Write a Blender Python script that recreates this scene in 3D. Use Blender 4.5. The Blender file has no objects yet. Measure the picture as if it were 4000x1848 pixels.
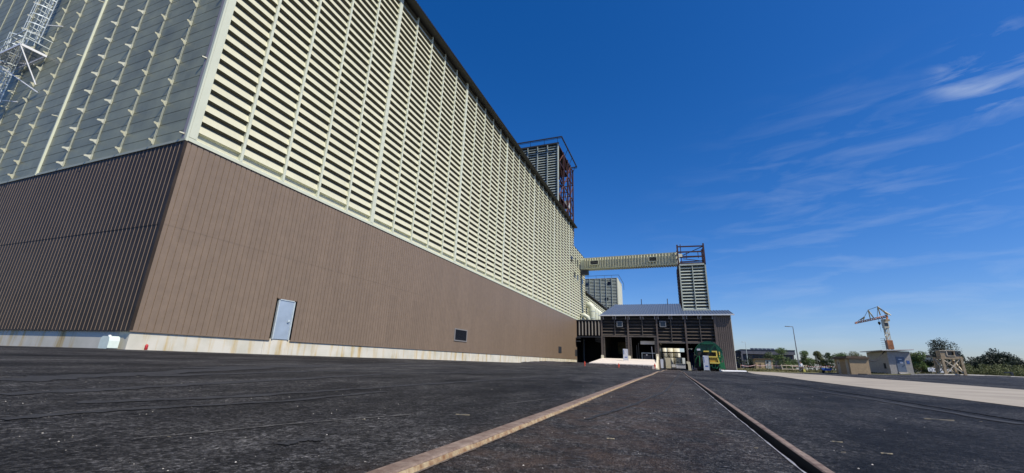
import bpy, math, random
import numpy as np
from mathutils import Vector, Matrix
random.seed(7); rng = np.random.default_rng(7)
R_ = math.radians
scn = bpy.context.scene
COL = scn.collection
# ------------------------------------------------------------------ camera (eye at z = 0, ground about 0.4 m lower)
cam = bpy.data.cameras.new("camera"); camo = bpy.data.objects.new("camera", cam); COL.objects.link(camo)
CR = Matrix(((0.9337468, 0.0738790, 0.3502268), (0.3564580, -0.2807106, -0.8911450), (0.0324755, 0.9569448, -0.2884474)))
camo.matrix_world = CR.to_4x4()
cam.sensor_width = 36; cam.lens = 14.4; cam.clip_start = 0.05; cam.clip_end = 6000
scn.camera = camo
# ------------------------------------------------------------------ light
SUN = Vector((0.60, -0.235, 0.765)).normalized()
sl = bpy.data.lights.new("sun", 'SUN'); sl.energy = 5.0; sl.angle = R_(0.5); sl.color = (1.0, 0.93, 0.81)
so = bpy.data.objects.new("sun", sl); COL.objects.link(so)
so.rotation_euler = SUN.to_track_quat('Z', 'Y').to_euler()
w = bpy.data.worlds.new("World"); scn.world = w; w.use_nodes = True
nt = w.node_tree; N = nt.nodes; L = nt.links; N.clear()
out = N.new('ShaderNodeOutputWorld'); bg = N.new('ShaderNodeBackground'); bg.inputs[1].default_value = 0.10
sky = N.new('ShaderNodeTexSky'); sky.sky_type = 'NISHITA'; sky.sun_disc = False
sky.sun_elevation = math.asin(SUN.z); sky.sun_rotation = math.atan2(SUN.x, SUN.y)
sky.altitude = 0; sky.air_density = 1.0; sky.dust_density = 0.6; sky.ozone_density = 4.0
hs = N.new('ShaderNodeHueSaturation'); hs.inputs['Saturation'].default_value = 1.36; hs.inputs['Value'].default_value = 1.0
L.new(sky.outputs[0], hs.inputs['Color'])
# thin cirrus: streaked noise over the direction vector
tc = N.new('ShaderNodeTexCoord'); mp = N.new('ShaderNodeMapping'); mp.inputs['Rotation'].default_value = (R_(8), R_(-22), R_(25)); mp.inputs['Scale'].default_value = (1.6, 2.2, 9.0)
nz = N.new('ShaderNodeTexNoise'); nz.inputs['Scale'].default_value = 4.2; nz.inputs['Detail'].default_value = 7; nz.inputs['Roughness'].default_value = 0.56; nz.inputs['Distortion'].default_value = 0.5
cr = N.new('ShaderNodeValToRGB'); cr.color_ramp.elements[0].position = 0.47; cr.color_ramp.elements[1].position = 0.78
L.new(tc.outputs['Generated'], mp.inputs[0]); L.new(mp.outputs[0], nz.inputs['Vector']); L.new(nz.outputs['Fac'], cr.inputs[0])
def cloud_mask(d, lo, hi, amp):
    dn_ = N.new('ShaderNodeVectorMath'); dn_.operation = 'DOT_PRODUCT'; dn_.inputs[1].default_value = Vector(d).normalized(); L.new(tc.outputs['Generated'], dn_.inputs[0])
    m_ = N.new('ShaderNodeMapRange'); m_.interpolation_type = 'SMOOTHSTEP'; m_.inputs[1].default_value = lo; m_.inputs[2].default_value = hi; m_.inputs[4].default_value = amp; L.new(dn_.outputs['Value'], m_.inputs[0]); return m_.outputs[0]
ma = cloud_mask((0.487, 0.749, 0.450), 0.9965, 0.9995, 0.42)     # small bright wisp, high on the right
mb_ = cloud_mask((0.45, 0.87, 0.20), 0.92, 0.99, 0.08)        # low soft veil
mc = cloud_mask((0.30, 0.94, 0.14), 0.90, 0.99, 0.09)
ad1 = N.new('ShaderNodeMath'); ad1.operation = 'ADD'; L.new(ma, ad1.inputs[0]); L.new(mb_, ad1.inputs[1])
ad2 = N.new('ShaderNodeMath'); ad2.operation = 'ADD'; L.new(ad1.outputs[0], ad2.inputs[0]); L.new(mc, ad2.inputs[1])
mul = N.new('ShaderNodeMath'); mul.operation = 'MULTIPLY'; L.new(cr.outputs[0], mul.inputs[0]); L.new(ad2.outputs[0], mul.inputs[1])
mx = N.new('ShaderNodeMix'); mx.data_type = 'RGBA'; mx.inputs['B'].default_value = (6.5, 7.4, 8.6, 1)
gn = N.new('ShaderNodeMix'); gn.data_type = 'RGBA'; gn.blend_type = 'MULTIPLY'; gn.inputs['Factor'].default_value = 1; gn.inputs['B'].default_value = (1.05, 1.06, 1.36, 1)
L.new(hs.outputs[0], gn.inputs['A']); L.new(mul.outputs[0], mx.inputs['Factor']); L.new(gn.outputs['Result'], mx.inputs['A'])
L.new(mx.outputs['Result'], bg.inputs[0]); L.new(bg.outputs[0], out.inputs[0])
vs = scn.view_settings; vs.view_transform = 'Standard'; vs.look = 'None'; vs.exposure = 0.0; vs.gamma = 1.0
scn.cycles.max_bounces = 6

# ------------------------------------------------------------------ materials
def mat(name, col, rough=0.6, metal=0.0, var=0.0, vscale=3.0, bump=0.0, bscale=40.0, spec=0.5, stretch=None, col2=None, emit=None):
    m = bpy.data.materials.new(name); m.use_nodes = True
    n = m.node_tree.nodes; l = m.node_tree.links; b = n['Principled BSDF']
    b.inputs['Roughness'].default_value = rough; b.inputs['Metallic'].default_value = metal
    b.inputs['Specular IOR Level'].default_value = spec
    c = (*col, 1); b.inputs['Base Color'].default_value = c
    g = n.new('ShaderNodeNewGeometry'); vec = g.outputs['Position']
    if stretch:
        mpn = n.new('ShaderNodeMapping'); mpn.inputs['Scale'].default_value = stretch; l.new(vec, mpn.inputs[0]); vec = mpn.outputs[0]
    if var > 0:
        t = n.new('ShaderNodeTexNoise'); t.inputs['Scale'].default_value = vscale; t.inputs['Detail'].default_value = 6; t.inputs['Roughness'].default_value = 0.62
        l.new(vec, t.inputs['Vector'])
        r = n.new('ShaderNodeValToRGB'); r.color_ramp.elements[0].position = 0.32; r.color_ramp.elements[1].position = 0.68
        lo = col2 if col2 else tuple(v * (1 - var) for v in col); hi = col if col2 else tuple(min(1, v * (1 + var)) for v in col)
        r.color_ramp.elements[0].color = (*lo, 1); r.color_ramp.elements[1].color = (*hi, 1)
        l.new(t.outputs['Fac'], r.inputs[0]); l.new(r.outputs[0], b.inputs['Base Color'])
    if bump > 0:
        t2 = n.new('ShaderNodeTexNoise'); t2.inputs['Scale'].default_value = bscale; t2.inputs['Detail'].default_value = 5
        l.new(g.outputs['Position'], t2.inputs['Vector'])
        bp = n.new('ShaderNodeBump'); bp.inputs['Strength'].default_value = bump; bp.inputs['Distance'].default_value = 0.02
        l.new(t2.outputs['Fac'], bp.inputs['Height']); l.new(bp.outputs[0], b.inputs['Normal'])
    if emit: b.inputs['Emission Color'].default_value = (*emit[0], 1); b.inputs['Emission Strength'].default_value = emit[1]
    return m
def sheetvar(m, pitch, amp=0.06, dirt=None):
    n = m.node_tree.nodes; l = m.node_tree.links; b = n['Principled BSDF']; g_ = n.new('ShaderNodeNewGeometry')
    q = n.new('ShaderNodeVectorMath'); q.operation = 'DIVIDE'; q.inputs[1].default_value = pitch; l.new(g_.outputs['Position'], q.inputs[0])
    f = n.new('ShaderNodeVectorMath'); f.operation = 'FLOOR'; l.new(q.outputs[0], f.inputs[0]); wn = n.new('ShaderNodeTexWhiteNoise'); l.new(f.outputs[0], wn.inputs['Vector'])
    mr_ = n.new('ShaderNodeMapRange'); mr_.inputs[3].default_value = 1 - amp; mr_.inputs[4].default_value = 1 + amp; l.new(wn.outputs['Value'], mr_.inputs[0])
    mp_ = n.new('ShaderNodeMapping'); mp_.inputs['Scale'].default_value = (2.2, 2.2, .13); l.new(g_.outputs['Position'], mp_.inputs[0]); t = n.new('ShaderNodeTexNoise'); t.inputs['Scale'].default_value = 1.6; t.inputs['Detail'].default_value = 6; l.new(mp_.outputs[0], t.inputs['Vector'])
    m2 = n.new('ShaderNodeMapRange'); m2.inputs[1].default_value = .35; m2.inputs[2].default_value = .7; m2.inputs[3].default_value = 1.02; m2.inputs[4].default_value = .96; l.new(t.outputs['Fac'], m2.inputs[0])
    mu = n.new('ShaderNodeMath'); mu.operation = 'MULTIPLY'; l.new(mr_.outputs[0], mu.inputs[0]); l.new(m2.outputs[0], mu.inputs[1])
    mm = n.new('ShaderNodeMix'); mm.data_type = 'RGBA'; mm.blend_type = 'MULTIPLY'; mm.inputs['Factor'].default_value = 1; l.new(mu.outputs[0], mm.inputs['B'])
    src = b.inputs['Base Color'].links[0].from_socket if b.inputs['Base Color'].links else None
    if src: l.new(src, mm.inputs['A'])
    l.new(mm.outputs['Result'], b.inputs['Base Color'])
M = {}
M['cream'] = mat('cream_cladding', (0.60, 0.585, 0.42), 0.45, var=0.05, vscale=0.6)
M['gap_shade'] = mat('louvre_shade_olive', (0.12, 0.112, 0.075), 0.9)  # stands in for shade inside the louvre recesses
M['gap_shade2'] = mat('louvre_shade_grey', (0.05, 0.06, 0.048), 0.9)
M['cream_trim'] = mat('cream_trim', (0.61, 0.635, 0.49), 0.4, var=0.03, vscale=1)
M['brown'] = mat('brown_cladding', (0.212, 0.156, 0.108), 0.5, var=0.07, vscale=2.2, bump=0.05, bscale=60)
M['brown_gable_shade'] = mat('brown_gable_cladding_shaded', (0.045, 0.034, 0.026), 0.5, spec=0.15, var=0.2, vscale=1.2)  # darker copy of the wall brown, shade put into the gable colour
M['grey_panel'] = mat('grey_green_panel', (0.30, 0.315, 0.215), 0.45, var=0.22, vscale=0.4, col2=(0.18, 0.195, 0.145))
M['rod'] = mat('grey_green_rod', (0.36, 0.38, 0.30), 0.5)
M['vent_grey'] = mat('vent_frame_grey', (0.22, 0.21, 0.20), 0.5)
M['lamp_grey'] = mat('lamp_pole_grey', (0.20, 0.21, 0.22), 0.5)
M['lug'] = mat('cream_lug', (0.52, 0.52, 0.40), 0.5)
M['galv'] = mat('galvanised_steel', (0.62, 0.68, 0.66), 0.35, 0.3, var=0.12, vscale=8)
M['concrete'] = None
M['doorsteel'] = mat('door_steel', (0.42, 0.50, 0.57), 0.36, 0.3, var=0.10, vscale=1.4)
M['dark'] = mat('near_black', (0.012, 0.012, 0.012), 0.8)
M['slate'] = mat('dark_slate_metal', (0.03, 0.035, 0.045), 0.5)
M['roofdark'] = mat('roof_edge_dark', (0.03, 0.03, 0.028), 0.6)
M['soffit'] = mat('soffit_board', (0.055, 0.054, 0.047), 0.8, var=0.2, vscale=2)
M['green_clad'] = mat('pale_green_cladding', (0.43, 0.47, 0.40), 0.4, var=0.1, vscale=0.6)
M['tower_grey'] = mat('head_tower_cladding', (0.36, 0.40, 0.35), 0.45, var=0.15, vscale=0.3)
M['rust'] = mat('rusty_steel', (0.11, 0.042, 0.028), 0.7, var=0.4, vscale=1.5)
M['rustdark'] = mat('dark_red_steel', (0.05, 0.018, 0.016), 0.6, var=0.3, vscale=2)
M['shed_brown'] = mat('shed_dark_cladding', (0.105, 0.088, 0.072), 0.35, var=0.15, vscale=1.5)
M['shed_rib'] = mat('shed_ribbed_cladding', (0.115, 0.09, 0.074), 0.5, var=0.1, vscale=1.5)
M['bridge_rib'] = mat('bridge_rib_grey', (0.26, 0.24, 0.21), 0.5)
M['roofblue'] = mat('grey_metal_roof', (0.10, 0.125, 0.165), 0.42, 0.15, var=0.08, vscale=0.8)
M['gutter'] = mat('pale_gutter', (0.62, 0.64, 0.66), 0.4)
M['glass'] = mat('dark_window_glass', (0.015, 0.02, 0.035), 0.08)
M['white'] = mat('white_paint', (0.78, 0.79, 0.80), 0.4)
M['whitegrey'] = mat('pale_grey_panel', (0.55, 0.57, 0.62), 0.5)
M['blue'] = mat('blue_paint', (0.02, 0.09, 0.34), 0.4)
M['bluesheet'] = mat('blue_tarpaulin', (0.03, 0.12, 0.45), 0.5, var=0.3, vscale=1.2)
M['ramp'] = mat('pale_concrete_ramp', (0.70, 0.63, 0.55), 0.8, var=0.06, vscale=1.2)
M['creamblock'] = mat('cream_concrete', (0.72, 0.67, 0.50), 0.8, var=0.08, vscale=3)
M['green'] = mat('green_machine_paint', (0.005, 0.070, 0.032), 0.35, var=0.3, vscale=2)
M['greenlight'] = mat('light_green_paint', (0.025, 0.19, 0.07), 0.4)
M['yellow'] = mat('yellow_paint', (0.66, 0.52, 0.10), 0.4, var=0.1, vscale=4)
M['amber'] = mat('ochre_grille', (0.42, 0.26, 0.03), 0.6, var=0.3, vscale=8)
M['red'] = mat('orange_red_plastic', (0.80, 0.10, 0.05), 0.4)
M['redcan'] = mat('red_can_paint', (0.45, 0.03, 0.03), 0.4)
M['jerry'] = mat('translucent_white_plastic', (0.72, 0.82, 0.72), 0.3, var=0.05, vscale=6)
M['tan'] = mat('tan_render', (0.42, 0.31, 0.18), 0.9, var=0.14, vscale=5, bump=0.2)
M['tanpale'] = mat('pale_render_panel', (0.50, 0.46, 0.38), 0.9, var=0.1, vscale=4)
M['hutgrey'] = mat('rough_concrete', (0.37, 0.355, 0.33), 0.9, var=0.16, vscale=6, bump=0.3)
M['hutroof'] = mat('pale_roof_slab', (0.62, 0.60, 0.56), 0.8, var=0.1, vscale=4)
M['tanroof'] = mat('brown_roof_slab', (0.12, 0.085, 0.055), 0.8, var=0.2, vscale=3)
M['wood'] = mat('weathered_timber', (0.46, 0.38, 0.25), 0.85, var=0.3, vscale=5, col2=(0.28, 0.20, 0.115))
M['woodpale'] = mat('pale_timber_brace', (0.60, 0.52, 0.38), 0.8, var=0.15, vscale=6)
M['bark'] = mat('bark', (0.12, 0.09, 0.06), 0.9, var=0.3, vscale=6)
M['leaf'] = mat('foliage_mid', (0.10, 0.155, 0.04), 0.6, var=0.45, vscale=1.1)
M['leaf2'] = mat('foliage_bluish', (0.085, 0.12, 0.055), 0.6, var=0.4, vscale=1.1)
M['leafdark'] = mat('foliage_dark', (0.016, 0.030, 0.012), 0.6, var=0.4, vscale=0.6)
M['leafolive'] = mat('foliage_olive', (0.12, 0.135, 0.045), 0.7, var=0.4, vscale=0.9)
M['grass'] = mat('dry_grass', (0.16, 0.135, 0.05), 0.95, var=0.5, vscale=0.7, col2=(0.055, 0.07, 0.02))
M['orange'] = mat('crane_orange_paint', (0.42, 0.17, 0.07), 0.5, var=0.4, vscale=0.6)
M['cranewhite'] = mat('crane_pale_paint', (0.62, 0.58, 0.46), 0.5)
M['darkbld'] = mat('dark_blue_grey_cladding', (0.055, 0.055, 0.07), 0.6, var=0.25, vscale=0.6)
M['darkbld2'] = mat('grey_fascia', (0.13, 0.13, 0.15), 0.6, var=0.2, vscale=1)
M['black'] = mat('black_cloth', (0.012, 0.012, 0.015), 0.8)
M['skin'] = mat('skin', (0.42, 0.25, 0.18), 0.6)
M['bagyellow'] = mat('yellow_bag', (0.80, 0.72, 0.15), 0.5)
M['railtop'] = mat('rusty_rail_top', (0.27, 0.205, 0.155), 0.7, 0.0, var=0.35, vscale=17, bump=0.4, bscale=60, col2=(0.13, 0.08, 0.055))
M['steel_lip'] = mat('worn_steel_lip', (0.36, 0.34, 0.31), 0.5, 0.3, var=0.4, vscale=20)
M['railside'] = mat('flaking_rail_side', (0.44, 0.36, 0.22), 0.85, var=0.5, vscale=24, bump=0.5, bscale=50, col2=(0.20, 0.10, 0.045))
M['dirt'] = mat('brown_dirt', (0.13, 0.098, 0.072), 0.95, var=0.6, vscale=30, bump=0.5)
M['pavement'] = mat('dusty_concrete_paving', (0.40, 0.355, 0.28), 0.9, var=0.18, vscale=0.5, col2=(0.27, 0.235, 0.185), bump=0.1)
M['kerb'] = mat('kerb_stone', (0.50, 0.47, 0.42), 0.9, var=0.15, vscale=4)
M['stone'] = mat('pale_stone', (0.45, 0.42, 0.36), 0.9)
M['straw'] = mat('straw', (0.34, 0.29, 0.19), 0.9)
M['seam'] = mat('worn_tar', (0.034, 0.034, 0.035), 0.8, var=0.5, vscale=9, col2=(0.012, 0.012, 0.012), bump=0.8, bscale=50)
M['scuff'] = mat('pale_scuff', (0.10, 0.095, 0.085), 0.9, var=0.4, vscale=9)
M['mound'] = mat('loose_asphalt', (0.030, 0.027, 0.030), 0.9, var=0.5, vscale=3, bump=1.0, bscale=9)

sheetvar(M['brown'], (50, 1.08, 4.5), .045); sheetvar(M['cream'], (50, 2.53, 50), .03); sheetvar(M['grey_panel'], (3.1, 50, .6), .09); sheetvar(M['brown_gable_shade'], (1.2, 50, 4.5), .1); sheetvar(M['shed_brown'], (1.9, 50, .465), .15)
def concrete_mat():
    m = mat('stained_concrete_plinth', (0.60, 0.58, 0.50), 0.85)
    n = m.node_tree.nodes; l = m.node_tree.links; b = n['Principled BSDF']
    g = n.new('ShaderNodeNewGeometry'); mpn = n.new('ShaderNodeMapping'); mpn.inputs['Scale'].default_value = (1.0, 1.0, 0.12)
    l.new(g.outputs['Position'], mpn.inputs[0])
    t = n.new('ShaderNodeTexNoise'); t.inputs['Scale'].default_value = 1.9; t.inputs['Detail'].default_value = 7; t.inputs['Roughness'].default_value = 0.66
    l.new(mpn.outputs[0], t.inputs['Vector'])
    r = n.new('ShaderNodeValToRGB'); e = r.color_ramp.elements
    e[0].position = 0.50; e[0].color = (0.66, 0.63, 0.53, 1); e[1].position = 0.74; e[1].color = (0.36, 0.20, 0.06, 1)
    x = e.new(0.62); x.color = (0.60, 0.48, 0.27, 1)
    t2 = n.new('ShaderNodeTexNoise'); t2.inputs['Scale'].default_value = 0.9; t2.inputs['Detail'].default_value = 5; l.new(g.outputs['Position'], t2.inputs['Vector'])
    r2 = n.new('ShaderNodeValToRGB'); r2.color_ramp.elements[0].position = 0.35; r2.color_ramp.elements[0].color = (0.84, 0.85, 0.82, 1); r2.color_ramp.elements[1].position = 0.6; r2.color_ramp.elements[1].color = (1, 1, 1, 1)
    l.new(t2.outputs['Fac'], r2.inputs[0]); l.new(t.outputs['Fac'], r.inputs[0])
    mm = n.new('ShaderNodeMix'); mm.data_type = 'RGBA'; mm.blend_type = 'MULTIPLY'; mm.inputs['Factor'].default_value = 1
    l.new(r.outputs[0], mm.inputs['A']); l.new(r2.outputs[0], mm.inputs['B']); l.new(mm.outputs['Result'], b.inputs['Base Color'])
    return m
M['concrete'] = concrete_mat()

def asphalt_mat():
    m = bpy.data.materials.new('asphalt'); m.use_nodes = True
    n = m.node_tree.nodes; l = m.node_tree.links; b = n['Principled BSDF']
    b.inputs['Roughness'].default_value = 0.72; b.inputs['Specular IOR Level'].default_value = 0.22
    g = n.new('ShaderNodeNewGeometry')
    def noise(scale, det, rough=0.6, st=None, dist=0):
        t = n.new('ShaderNodeTexNoise'); t.inputs['Scale'].default_value = scale; t.inputs['Detail'].default_value = det; t.inputs['Roughness'].default_value = rough; t.inputs['Distortion'].default_value = dist
        if st:
            q = n.new('ShaderNodeMapping'); q.inputs['Scale'].default_value = st[0]; q.inputs['Rotation'].default_value = (0, 0, st[1]); l.new(g.outputs['Position'], q.inputs[0]); l.new(q.outputs[0], t.inputs['Vector'])
        else: l.new(g.outputs['Position'], t.inputs['Vector'])
        return t.outputs['Fac']
    def ramp(f, p0, c0, p1, c1):
        r = n.new('ShaderNodeValToRGB'); r.color_ramp.elements[0].position = p0; r.color_ramp.elements[0].color = (*c0, 1); r.color_ramp.elements[1].position = p1; r.color_ramp.elements[1].color = (*c1, 1)
        l.new(f, r.inputs[0]); return r.outputs[0]
    def mulc(a, c):
        mm = n.new('ShaderNodeMix'); mm.data_type = 'RGBA'; mm.blend_type = 'MULTIPLY'; mm.inputs['Factor'].default_value = 1; l.new(a, mm.inputs['A']); l.new(c, mm.inputs['B']); return mm.outputs['Result']
    fine = noise(34, 6, 0.85)
    base = ramp(fine, 0.36, (0.008, 0.008, 0.0078), 0.66, (0.118, 0.115, 0.110))
    patch = ramp(noise(0.55, 6, 0.6, ((0.8, 0.35, 1), 1.2), 0.5), 0.38, (0.36, 0.36, 0.37), 0.62, (1.6, 1.6, 1.62))
    patch2 = ramp(noise(2.6, 5, 0.65, ((1.0, 0.4, 1), -0.2)), 0.38, (0.52, 0.52, 0.54), 0.62, (1.35, 1.33, 1.30))
    mid = ramp(noise(15, 5, 0.7), 0.38, (0.5, 0.5, 0.5), 0.62, (1.45, 1.45, 1.45))
    c = mulc(mulc(mulc(base, patch), patch2), mid)
    for sc_v, lo_v, hi_v in ((62, .30, 1.75), (130, .55, 1.4)):        # single aggregate stones
        dv = n.new('ShaderNodeVectorMath'); dv.operation = 'ADD'; nn_ = n.new('ShaderNodeTexNoise'); nn_.inputs['Scale'].default_value = 40; l.new(g.outputs['Position'], nn_.inputs['Vector'])
        sc_n = n.new('ShaderNodeVectorMath'); sc_n.operation = 'SCALE'; sc_n.inputs['Scale'].default_value = .03; l.new(nn_.outputs['Color'], sc_n.inputs[0]); l.new(g.outputs['Position'], dv.inputs[0]); l.new(sc_n.outputs[0], dv.inputs[1])
        vc = n.new('ShaderNodeTexVoronoi'); vc.inputs['Scale'].default_value = sc_v; l.new(dv.outputs[0], vc.inputs['Vector']); sp_ = n.new('ShaderNodeSeparateColor'); l.new(vc.outputs['Color'], sp_.inputs[0])
        c = mulc(c, ramp(sp_.outputs[0], 0.15, (lo_v,) * 3, 0.95, (hi_v,) * 3))
    # dusty brown wash between the rails
    sx = n.new('ShaderNodeSeparateXYZ'); l.new(g.outputs['Position'], sx.inputs[0])
    mr1 = n.new('ShaderNodeMapRange'); mr1.inputs[1].default_value = -1.2; mr1.inputs[2].default_value = -0.8; l.new(sx.outputs[0], mr1.inputs[0])
    mr2 = n.new('ShaderNodeMapRange'); mr2.inputs[1].default_value = 0.6; mr2.inputs[2].default_value = -0.3; l.new(sx.outputs[0], mr2.inputs[0])
    mu = n.new('ShaderNodeMath'); mu.operation = 'MULTIPLY'; l.new(mr1.outputs[0], mu.inputs[0]); l.new(mr2.outputs[0], mu.inputs[1])
    dn = noise(4.5, 6, 0.7)
    dr = n.new('ShaderNodeMapRange'); dr.inputs[1].default_value = 0.38; dr.inputs[2].default_value = 0.70; dr.inputs[4].default_value = 0.8; l.new(dn, dr.inputs[0])
    mu2 = n.new('ShaderNodeMath'); mu2.operation = 'MULTIPLY'; l.new(mu.outputs[0], mu2.inputs[0]); l.new(dr.outputs[0], mu2.inputs[1])
    mm = n.new('ShaderNodeMix'); mm.data_type = 'RGBA'; l.new(mu2.outputs[0], mm.inputs['Factor']); l.new(c, mm.inputs['A']); mm.inputs['B'].default_value = (0.13, 0.085, 0.06, 1)
    l.new(mm.outputs['Result'], b.inputs['Base Color'])
    v = n.new('ShaderNodeTexVoronoi'); v.inputs['Scale'].default_value = 105; v.inputs['Randomness'].default_value = 1.0; l.new(g.outputs['Position'], v.inputs['Vector'])
    ad = n.new('ShaderNodeMath'); ad.operation = 'ADD'; vm = n.new('ShaderNodeMath'); vm.operation = 'MULTIPLY'; vm.inputs[1].default_value = 0.8; l.new(v.outputs['Distance'], vm.inputs[0]); l.new(vm.outputs[0], ad.inputs[0]); ad0 = n.new('ShaderNodeMath'); ad0.operation = 'ADD'; l.new(noise(26, 6, 0.85), ad0.inputs[0]); l.new(noise(70, 3, 0.8), ad0.inputs[1]); l.new(ad0.outputs[0], ad.inputs[1])
    bp = n.new('ShaderNodeBump'); bp.inputs['Strength'].default_value = 1.0; bp.inputs['Distance'].default_value = 0.03; l.new(ad.outputs[0], bp.inputs['Height'])
    bp2 = n.new('ShaderNodeBump'); bp2.inputs['Strength'].default_value = 0.7; bp2.inputs['Distance'].default_value = 0.05; l.new(noise(3.0, 4), bp2.inputs['Height']); l.new(bp.outputs[0], bp2.inputs['Normal'])
    l.new(bp2.outputs[0], b.inputs['Normal'])
    return m
M['asphalt'] = asphalt_mat()

# ------------------------------------------------------------------ mesh helpers
class MB:
    def __init__(s): s.v = []; s.f = []; s.mi = []
    def add(s, vs_, fs, mi=0):
        b = len(s.v); s.v += [tuple(p) for p in vs_]; s.f += [tuple(b + i for i in f) for f in fs]; s.mi += [mi] * len(fs); return s
    def box(s, x0, x1, y0, y1, z0, z1, mi=0):
        return s.add([(x0, y0, z0), (x1, y0, z0), (x1, y1, z0), (x0, y1, z0), (x0, y0, z1), (x1, y0, z1), (x1, y1, z1), (x0, y1, z1)],
                     [(0, 3, 2, 1), (4, 5, 6, 7), (0, 1, 5, 4), (1, 2, 6, 5), (2, 3, 7, 6), (3, 0, 4, 7)], mi)
    def cbox(s, c, sx, sy, sz, mi=0): return s.box(c[0] - sx / 2, c[0] + sx / 2, c[1] - sy / 2, c[1] + sy / 2, c[2] - sz / 2, c[2] + sz / 2, mi)
    def bar(s, p, q, w_, h_=None, mi=0, n=4, w2=None):
        p = Vector(p); q = Vector(q); d = (q - p)
        if d.length < 1e-6: return s
        d.normalize(); up = Vector((0, 0, 1)) if abs(d.z) < 0.95 else Vector((0, 1, 0))
        a = d.cross(up).normalized(); b = a.cross(d).normalized()
        h_ = h_ or w_; k = (w2 / w_) if w2 else 1
        if n == 4:
            off = [(-.5, -.5), (.5, -.5), (.5, .5), (-.5, .5)]
        else:
            off = [(.5 * math.cos(2 * math.pi * i / n), .5 * math.sin(2 * math.pi * i / n)) for i in range(n)]
        vv = [p + a * (u * w_) + b * (v * h_) for u, v in off] + [q + a * (u * w_ * k) + b * (v * h_ * k) for u, v in off]
        ff = [(i, (i + 1) % n, n + (i + 1) % n, n + i) for i in range(n)] + [tuple(range(n - 1, -1, -1)), tuple(range(n, 2 * n))]
        return s.add(vv, ff, mi)
    def tube(s, pts, r, n=8, mi=0):
        pts = [Vector(p) for p in pts]; rings = []; base = len(s.v)
        for i, p in enumerate(pts):
            d = (pts[min(i + 1, len(pts) - 1)] - pts[max(i - 1, 0)]).normalized()
            ref = Vector((0, 1, 0)) if abs(d.y) < 0.9 else Vector((1, 0, 0))
            a = d.cross(ref).normalized(); b = a.cross(d).normalized(); rr = r[i] if isinstance(r, (list, tuple)) else r
            s.v += [tuple(p + a * rr * math.cos(2 * math.pi * k / n) + b * rr * math.sin(2 * math.pi * k / n)) for k in range(n)]
        for i in range(len(pts) - 1):
            for k in range(n):
                s.f.append((base + i * n + k, base + i * n + (k + 1) % n, base + (i + 1) * n + (k + 1) % n, base + (i + 1) * n + k)); s.mi.append(mi)
        s.f.append(tuple(base + k for k in range(n - 1, -1, -1))); s.mi.append(mi)
        s.f.append(tuple(base + (len(pts) - 1) * n + k for k in range(n))); s.mi.append(mi)
        return s
    def prism(s, poly, d, mi=0):      # polygon (3D points) swept by vector d
        n = len(poly); d = Vector(d); a = [Vector(p) for p in poly]
        return s.add([*a, *[p + d for p in a]], [tuple(range(n - 1, -1, -1)), tuple(range(n, 2 * n))] + [(i, (i + 1) % n, n + (i + 1) % n, n + i) for i in range(n)], mi)
    def strip(s, A, B, mi=0):         # quads between two point rows
        b = len(s.v); n = len(A); s.v += [tuple(p) for p in A] + [tuple(p) for p in B]
        for i in range(n - 1): s.f.append((b + i, b + i + 1, b + n + i + 1, b + n + i)); s.mi.append(mi)
        return s
    def build(s, name, mats, parent=None, smooth=False):
        me = bpy.data.meshes.new(name); me.from_pydata(s.v, [], s.f)
        for m in (mats if isinstance(mats, (list, tuple)) else [mats]): me.materials.append(M[m] if isinstance(m, str) else m)
        me.polygons.foreach_set('material_index', s.mi)
        if smooth: me.polygons.foreach_set('use_smooth', [True] * len(s.f))
        me.update()
        o = bpy.data.objects.new(name, me); COL.objects.link(o)
        if parent is not None:
            o.parent = parent; o.matrix_parent_inverse = PINV.get(parent.name, Matrix())
        return o
PINV = {}
def tag(o, label=None, cat=None, group=None, kind=None):
    if label: o['label'] = label
    if cat: o['category'] = cat
    if group: o['group'] = group
    if kind: o['kind'] = kind
    return o
def thing(name, label, cat, loc=(0, 0, 0), group=None):
    o = bpy.data.objects.new(name, None); COL.objects.link(o); o.location = loc; o.empty_display_size = 0.2
    PINV[o.name] = Matrix.Translation(Vector(loc)).inverted()     # children meshes are written in world coordinates
    return tag(o, label, cat, group)
def dup(root, delta, label=None, rotz=None):
    r = root.copy(); COL.objects.link(r); r.location = Vector(root.location) + Vector(delta)
    if label: r['label'] = label
    for ch in root.children:
        c = ch.copy(); COL.objects.link(c); c.parent = r
        for g in ch.children:
            d = g.copy(); COL.objects.link(d); d.parent = c
    return r
def struct(mb, name, m, smooth=False, kind='structure'): return tag(mb.build(name, m, None, smooth), kind=kind)
def subpart(o, parent):
    o.parent = parent; o.matrix_parent_inverse = Matrix(); return o
def ray(px, py):
    return CR @ Vector(((px - 2000) / 1600.0, -(py - 924) / 1600.0, -1.0))
def on(px, py, ax, val):              # where a sight line meets the plane axis = val (a measured position in the place)
    d = ray(px, py); return d * (val / d[ax])

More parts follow.
